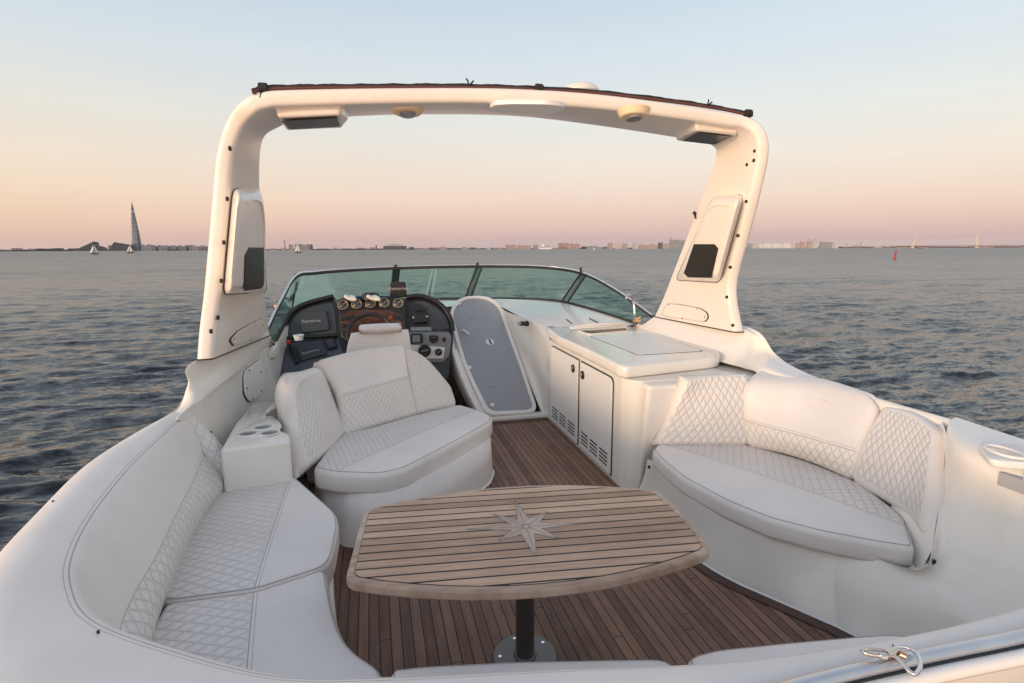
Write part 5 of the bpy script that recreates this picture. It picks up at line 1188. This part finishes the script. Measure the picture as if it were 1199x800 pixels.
# cable stayed bridge
br, sx, sz = far_thing('bridge', 1130, DS, 'low cable stayed bridge with two pale pylons at the right end of the shoreline', 'bridge')
fbox('bridge_deck', -58*sx, 110*sx, 2.0*sz, 2.7*sz, -8, 8, 'deckgrey', br)
for q in range(-55, 110, 12): fbox('bridge_pier', (q-.4)*sx, (q+.4)*sx, -2, 2.0*sz, -5, 5, 'deckgrey', br)
for bx, tx, h, sg in ((-38.5,-35.5,14,1),(8.5,7.2,14.5,-1)):
    py = fprism('bridge_pylon', [((bx-1.4)*sx,0),((bx+1.4)*sx,0),((bx+.8)*sx,4*sz),((tx+.3)*sx,h*sz),((tx-.3)*sx,h*sz),((bx-.8)*sx,4*sz)], -5, 5, 'pylon', br)
    V, F_ = [], []
    for k in range(5):
        for sgn in (-1, 1):
            x1 = bx+sgn*(4+3.2*k); a, b = np.array((tx*sx, h*sz*(1-.08*k))), np.array((x1*sx, 2.7*sz)); kk = len(V)
            V += [(a[0], 0, a[1]), (a[0], 0, a[1]-.3), (b[0], 0, b[1]-.3), (b[0], 0, b[1])]+[(a[0], .8, a[1]), (a[0], .8, a[1]-.3), (b[0], .8, b[1]-.3), (b[0], .8, b[1])]
            F_ += [(kk,kk+1,kk+2,kk+3),(kk+4,kk+7,kk+6,kk+5),(kk,kk+4,kk+5,kk+1),(kk+3,kk+2,kk+6,kk+7)]
    fmesh('stay_cables', V, F_, 'pylon', py)
# boats
def sailboat(px, pyb, hpx, label, dark=False, lean=.0, spin=False):
    hy = 291.3+.0038*(600-px); D = FC*(HC-ZW)/max(.6, (pyb-hy))/math.cos(math.atan((px-599.5)/FC))*1.0
    t, sx, sz = far_thing('sailboat', px, D, label, 'sailboat', 'sailboats out on the water'); h = hpx*sz; L_ = h*.75
    n = 10; V, F_ = [], []
    for i in range(n):
        u = i/(n-1)*2-1; w = L_*.13*(1-abs(u)**2.2)+.02; V += [(u*L_/2, -w, h*.10), (u*L_/2, w, h*.10), (u*L_/2*.9, -w*.5, -h*.03), (u*L_/2*.9, w*.5, -h*.03)]
    for i in range(n-1):
        a, b = 4*i, 4*i+4; F_ += [(a,b,b+1,a+1),(a,a+2,b+2,b),(a+1,b+1,b+3,a+3),(a+2,a+3,b+3,b+2)]
    fmesh('boat_hull', V, F_, 'hulld' if dark else 'hullw', t, True)
    fbox('mast', -h*.008, h*.008, 0, h, -h*.008, h*.008, 'craneclr', t)
    def sailm(nm, A, B, C_, bel):
        G = []; k = 8
        for i in range(k):
            for j in range(k):
                u, v = i/(k-1), j/(k-1); p = (np.array(A)*(1-u)+np.array(B)*u)*(1-v)+np.array(C_)*v; p[1] += bel*math.sin(math.pi*u)*math.sin(math.pi*min(1, v+.1)); G.append(p)
        o = fmesh(nm, G, gfaces(k, k), 'sail', t, True); s_ = o.modifiers.new('s', 'SOLIDIFY'); s_.thickness = h*.004
    sailm('main_sail', (h*.02,0,h*.14), (h*.36,h*.05,h*.16), (h*.01,0,h*.98), -h*.08)
    if spin: sailm('spinnaker', (-h*.42,-h*.1,h*.15), (-h*.02,0,h*.12), (-h*.05,0,h*.97), -h*.2)
    else: sailm('jib', (-h*.34,0,h*.12), (-h*.02,h*.03,h*.14), (-h*.01,0,h*.85), -h*.05)
    return t
sailboat(111, 297.8, 11, 'sailboat with a full pale lilac sail in front of the dark wedge hall', True, spin=True)
sailboat(152.5, 296.4, 10, 'sailboat with one narrow white sail and dark hull just left of the skyscraper', True)
sailboat(349, 296.0, 10, 'white sailed boat with dark hull in front of the cluster of blocks', True)
sailboat(696, 292.9, 3.2, 'tiny white sailboat in the middle of the open shoreline, right of the red blocks')
fe_, sx, sz = far_thing('ferry', 639, DS-150, 'small white ferry passing in front of the middle shoreline', 'ferry')
fprism('ferry_hull', [(-8*sx,.4*sz),(-7*sx,0),(7*sx,0),(8.5*sx,1.4*sz),(-8*sx,1.4*sz)], -12, 12, 'hullw', fe_); fbox('ferry_decks', -6*sx, 6*sx, 1.4*sz, 3.0*sz, -10, 10, FM[0], fe_); fbox('bridge_house', -4.5*sx, -1.5*sx, 3*sz, 6.2*sz, -7, 7, 'hullw', fe_); fbox('funnel', 2*sx, 3*sx, 3*sz, 4.4*sz, -4, 4, 'buoy', fe_)
def launch(px, pyb, wpx, label):
    hy = 291.3+.0038*(600-px); D = FC*(HC-ZW)/max(.8, (pyb-hy)); t, sx, sz = far_thing('motor_boat', px, D, label, 'motorboat', 'small motorboats on the water'); w = wpx*sx/2
    fprism('boat_hull', [(-w,0),(w*.85,0),(w*1.1,w*.3),(-w,w*.25)], -w*.3, w*.3, 'hulld', t); fprism('boat_cabin', [(-w*.6,w*.25),(w*.2,w*.25),(w*.05,w*.6),(-w*.5,w*.6)], -w*.2, w*.2, 'craneclr', t)
launch(1078, 291.0, 5, 'dark motorboat low on the water left of the first bridge pylon'); launch(918, 293.8, 2.4, 'tiny dark motorboat below the striped white slabs'); launch(1011, 292.4, 2.2, 'tiny dark motorboat below the harbour cranes')
# red buoy
by, sx, sz = far_thing('channel_buoy', 1049, FC*(HC-ZW)/13.6/math.cos(.6), 'slim red spar buoy floating alone on the right of the water', 'buoy')
by.rotation_euler = (0, math.radians(5), -frame(1049, 10)[4])
def lathe(name, prof, mat, parent, n=20):
    V = [(math.cos(2*math.pi*k/n)*r_, math.sin(2*math.pi*k/n)*r_, z) for r_, z in prof for k in range(n)]; m_ = len(prof)
    return fmesh(name, V, [(i*n+k, i*n+(k+1) % n, (i+1)*n+(k+1) % n, (i+1)*n+k) for i in range(m_-1) for k in range(n)]+[tuple((m_-1)*n+k for k in range(n))], mat, parent, True)
lathe('buoy_body', [(.30,-.4),(.36,-.1),(.36,.45),(.24,.6),(.22,1.55),(.18,1.6)], 'buoy', by); lathe('buoy_topmark', [(.19,1.6),(.21,1.65),(.21,2.15),(.16,2.25),(.02,2.27)], 'buoy', by)

# ------------------------------------------------------------------ water
def make_water():
    nr, na = 1060, 760
    r = 1.2*(26000/1.2)**(np.linspace(0, 1, nr)**.93)
    az = YC+np.radians(np.concatenate([np.linspace(-118, -59, 70), np.linspace(-58, 58, 620), np.linspace(59, 118, 70)]))
    Rr, Az = np.meshgrid(r, az, indexing='ij'); cx, cy = .6, 2.0
    Xg = cx+Rr*np.sin(Az); Yg = cy+Rr*np.cos(Az); Zg = np.zeros_like(Xg)
    dr_ = np.gradient(r)[:, None]*np.ones_like(Rr); cell = np.maximum(dr_, Rr*np.gradient(az)[None, :])
    g = np.random.default_rng(11)
    wind = math.radians(-14)                  # waves run roughly across the view
    for lam in np.geomspace(.28, 4.0, 58):
        th = wind+g.normal(0, .42); kx, ky = math.sin(th)*2*math.pi/lam, math.cos(th)*2*math.pi/lam
        amp = .0118*lam**.85*(1 if lam < .8 else (.8/lam)**1.0)
        att = np.clip((lam/(cell*2.1))-.35, 0, 1)
        ph = kx*Xg+ky*Yg+g.uniform(0, 6.28)+.8*np.sin(Xg*.13*g.uniform(.5, 1.5)+Yg*.17+g.uniform(0, 6))
        s = np.sin(ph); Zg += amp*att*(1-2*np.sqrt(np.sin(ph*.5)**2+.03))*.75+amp*att*.35*s
    gust = .75+.35*np.sin(Xg*.05+1.3)*np.sin(Yg*.037+.5)
    Zg *= gust
    V = np.stack([Xg, Yg, ZW+Zg], -1).reshape(-1, 3)
    i, j = np.meshgrid(np.arange(nr-1), np.arange(na-1), indexing='ij'); a = (i*na+j).ravel()
    Fq = np.stack([a, a+1, a+na+1, a+na], 1)[:, ::-1]
    me = bpy.data.meshes.new('water'); me.vertices.add(len(V)); me.vertices.foreach_set('co', V.ravel())
    nf = len(Fq); me.loops.add(nf*4); me.loops.foreach_set('vertex_index', Fq.ravel().astype(np.int32))
    me.polygons.add(nf); me.polygons.foreach_set('loop_start', np.arange(nf, dtype=np.int32)*4)
    me.polygons.foreach_set('use_smooth', np.ones(nf, bool)); me.update(calc_edges=True); me.validate()
    o = bpy.data.objects.new('water', me); COL.objects.link(o); return o
wo = make_water(); tag(wo, kind='structure')
m, nt, b = nmat('sea_water')
b.inputs['Base Color'].default_value = (.012, .017, .022, 1); b.inputs['Roughness'].default_value = .17; b.inputs['IOR'].default_value = 1.333
g = N(nt, 'ShaderNodeNewGeometry'); mp = N(nt, 'ShaderNodeMapping'); mp.inputs['Rotation'].default_value = (0, 0, math.radians(8)); mp.inputs['Scale'].default_value = (.8, 2.2, 1.0)
Lk(nt, g.outputs['Position'], mp.inputs['Vector'])
acc = g.outputs['Normal']
mp2 = N(nt, 'ShaderNodeMapping'); mp2.inputs['Rotation'].default_value = (0, 0, YC); mp2.inputs['Scale'].default_value = (.004, .02, 1); Lk(nt, g.outputs['Position'], mp2.inputs['Vector'])
gust = ramp(nt, noise(nt, mp2.outputs[0], 1., 4, .6), [(.36, (.45, .45, .45)), (.5, (.9, .9, .9)), (.64, (1.25, 1.25, 1.25))])       # cat's paws and calmer bands
for sc_, k_ in ((.035, .22), (.12, .28), (.4, .33), (1.3, .46), (4., .52), (11., .42)):          # ripples of three sizes tilt the surface
    t = N(nt, 'ShaderNodeTexNoise'); t.inputs['Scale'].default_value = sc_; t.inputs['Detail'].default_value = 2; Lk(nt, mp.outputs[0], t.inputs['Vector'])
    a = N(nt, 'ShaderNodeVectorMath'); a.operation = 'SUBTRACT'; Lk(nt, t.outputs['Color'], a.inputs[0]); a.inputs[1].default_value = (.5, .5, .5)
    kk_ = N(nt, 'ShaderNodeVectorMath'); kk_.operation = 'MULTIPLY'; Lk(nt, gust, kk_.inputs[0]); kk_.inputs[1].default_value = (k_, k_, 0); pk = kk_.outputs[0]
    c = N(nt, 'ShaderNodeVectorMath'); c.operation = 'MULTIPLY'; Lk(nt, a.outputs[0], c.inputs[0]); Lk(nt, pk, c.inputs[1])
    d = N(nt, 'ShaderNodeVectorMath'); d.operation = 'ADD'; Lk(nt, acc, d.inputs[0]); Lk(nt, c.outputs[0], d.inputs[1]); acc = d.outputs[0]
ps = N(nt, 'ShaderNodeVectorMath'); ps.operation = 'LENGTH'; Lk(nt, g.outputs['Position'], ps.inputs[0])     # unresolved ripples: rougher away from the yacht
Lk(nt, ramp(nt, math_(nt, 'MULTIPLY', ps.outputs['Value'], 1/400), [(.015, (.06,)*3), (.07, (.22,)*3), (.25, (.27,)*3), (1, (.31,)*3)]), b.inputs['Roughness'])
nn_ = N(nt, 'ShaderNodeVectorMath'); nn_.operation = 'NORMALIZE'; Lk(nt, acc, nn_.inputs[0]); Lk(nt, nn_.outputs[0], b.inputs['Normal'])
wo.data.materials.append(m)

# ------------------------------------------------------------------ sky, sun, camera
SUN_EL, SUN_AZ = math.radians(5.0), math.radians(-124)      # low sun to port, slightly behind
w = bpy.data.worlds.new('World'); S.world = w; w.use_nodes = True; nt = w.node_tree
for n_ in list(nt.nodes): nt.nodes.remove(n_)
out = N(nt, 'ShaderNodeOutputWorld'); bg = N(nt, 'ShaderNodeBackground'); bg2 = N(nt, 'ShaderNodeBackground'); ad = N(nt, 'ShaderNodeAddShader')
sky = N(nt, 'ShaderNodeTexSky'); sky.sky_type = 'NISHITA'; sky.sun_disc = False; sky.sun_elevation = SUN_EL; sky.sun_rotation = SUN_AZ; sky.dust_density = 1.5
Lk(nt, sky.outputs[0], bg2.inputs[0]); bg2.inputs[1].default_value = .05
tc = N(nt, 'ShaderNodeTexCoord'); sp = N(nt, 'ShaderNodeSeparateXYZ'); Lk(nt, tc.outputs['Generated'], sp.inputs[0])
zf = math_(nt, 'POWER', math_(nt, 'MAXIMUM', sp.outputs[2], 0.), .5)
def lin(c): return tuple(((x/255+.055)/1.055)**2.4 if x > 10 else x/255/12.92 for x in c)
st = lambda L: [(math.sqrt(max(0, math.sin(math.radians(e)))), lin(c)) for e, c in L]
away = ramp(nt, zf, st([(0,(196,170,178)),(1.2,(206,173,178)),(3,(221,187,181)),(5,(229,201,190)),(8,(229,213,202)),(12,(222,220,214)),(17,(208,216,221)),(23,(193,206,219)),(36,(208,215,226)),(52,(186,194,210)),(70,(140,147,168)),(90,(118,123,146))]))
near_ = ramp(nt, zf, st([(0,(226,184,168)),(1.2,(232,188,168)),(3,(238,203,178)),(5,(239,212,186)),(8,(234,217,198)),(12,(224,221,211)),(17,(206,215,221)),(23,(189,204,220)),(36,(208,215,226)),(52,(186,194,210)),(70,(140,147,168)),(90,(118,123,146))]))
sd = (math.sin(SUN_AZ), math.cos(SUN_AZ))
dt = math_(nt, 'ADD', math_(nt, 'MULTIPLY', sp.outputs[0], sd[0]), math_(nt, 'MULTIPLY', sp.outputs[1], sd[1]))
tf = ramp(nt, math_(nt, 'ADD', math_(nt, 'MULTIPLY', dt, .5), .5), [(.10, (0, 0, 0)), (.56, (1, 1, 1))])
col = mix(nt, tf, away, near_)
mpw = N(nt, 'ShaderNodeMapping'); mpw.inputs['Scale'].default_value = (1.2, 1.2, 9.); Lk(nt, tc.outputs['Generated'], mpw.inputs['Vector'])
veil = ramp(nt, noise(nt, mpw.outputs[0], 2.2, 5, .55), [(.3, (.975, .975, .98)), (.7, (1.02, 1.015, 1.01))])      # faint high veil
col = mix(nt, 1., col, veil, 'MULTIPLY')
# the sunset side of the sky, behind and to port, is far brighter
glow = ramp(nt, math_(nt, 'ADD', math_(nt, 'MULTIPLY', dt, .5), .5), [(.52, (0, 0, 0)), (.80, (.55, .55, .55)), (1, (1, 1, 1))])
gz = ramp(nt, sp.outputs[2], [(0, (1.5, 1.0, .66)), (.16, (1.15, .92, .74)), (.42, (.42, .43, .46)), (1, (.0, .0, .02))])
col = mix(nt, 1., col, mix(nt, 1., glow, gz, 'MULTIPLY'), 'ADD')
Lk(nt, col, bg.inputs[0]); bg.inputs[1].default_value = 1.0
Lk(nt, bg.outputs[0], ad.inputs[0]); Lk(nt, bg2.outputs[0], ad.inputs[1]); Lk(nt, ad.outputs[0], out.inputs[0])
sl_ = bpy.data.lights.new('sun', 'SUN'); sl_.energy = 2.8; sl_.angle = math.radians(9); sl_.color = (1, .70, .46)
so_ = bpy.data.objects.new('sun', sl_); COL.objects.link(so_)
dsun = Vector((math.sin(SUN_AZ)*math.cos(SUN_EL), math.cos(SUN_AZ)*math.cos(SUN_EL), math.sin(SUN_EL)))
so_.rotation_euler = dsun.to_track_quat('Z', 'Y').to_euler(); so_.location = (-30, -12, 12)
ca = bpy.data.cameras.new('camera'); co = bpy.data.objects.new('camera', ca); COL.objects.link(co); S.camera = co
ca.sensor_width = 36; ca.lens = 36*FC/1199; ca.clip_start = .05; ca.clip_end = 60000
fv = Vector((math.sin(YC)*math.cos(PC), math.cos(YC)*math.cos(PC), -math.sin(PC))); r0 = Vector((math.cos(YC), -math.sin(YC), 0)); u0 = r0.cross(fv)
rv = r0*math.cos(RC)-u0*math.sin(RC); uv_ = rv.cross(fv)
co.matrix_world = Matrix(((rv.x, uv_.x, -fv.x, 0), (rv.y, uv_.y, -fv.y, 0), (rv.z, uv_.z, -fv.z, HC), (0, 0, 0, 1)))
S.view_settings.view_transform = 'Standard'; S.view_settings.look = 'None'; S.view_settings.exposure = 0.; S.view_settings.gamma = 1.
S.render.engine = 'CYCLES'; S.cycles.transparent_max_bounces = 12
# ------------------------------------------------------------------ evening haze over the bay
mh = bpy.data.materials.new('haze_air'); mh.use_nodes = True; nt = mh.node_tree
for n_ in list(nt.nodes): nt.nodes.remove(n_)
o_ = N(nt, 'ShaderNodeOutputMaterial'); pv = N(nt, 'ShaderNodeVolumePrincipled'); pv.inputs['Density'].default_value = 2.2e-5; pv.inputs['Color'].default_value = (.92, .90, .90, 1); pv.inputs['Anisotropy'].default_value = .1
Lk(nt, pv.outputs[0], o_.inputs['Volume'])
hx_, hz_ = 27500., 330.
hv = [(x, y, z) for z in (-6., hz_) for x, y in ((-hx_, -hx_), (hx_, -hx_), (hx_, hx_), (-hx_, hx_))]
ho = mo('haze', hv, [(3,2,1,0),(4,5,6,7),(0,1,5,4),(1,2,6,5),(2,3,7,6),(3,0,4,7)], mh, None, False); tag(ho, kind='stuff')
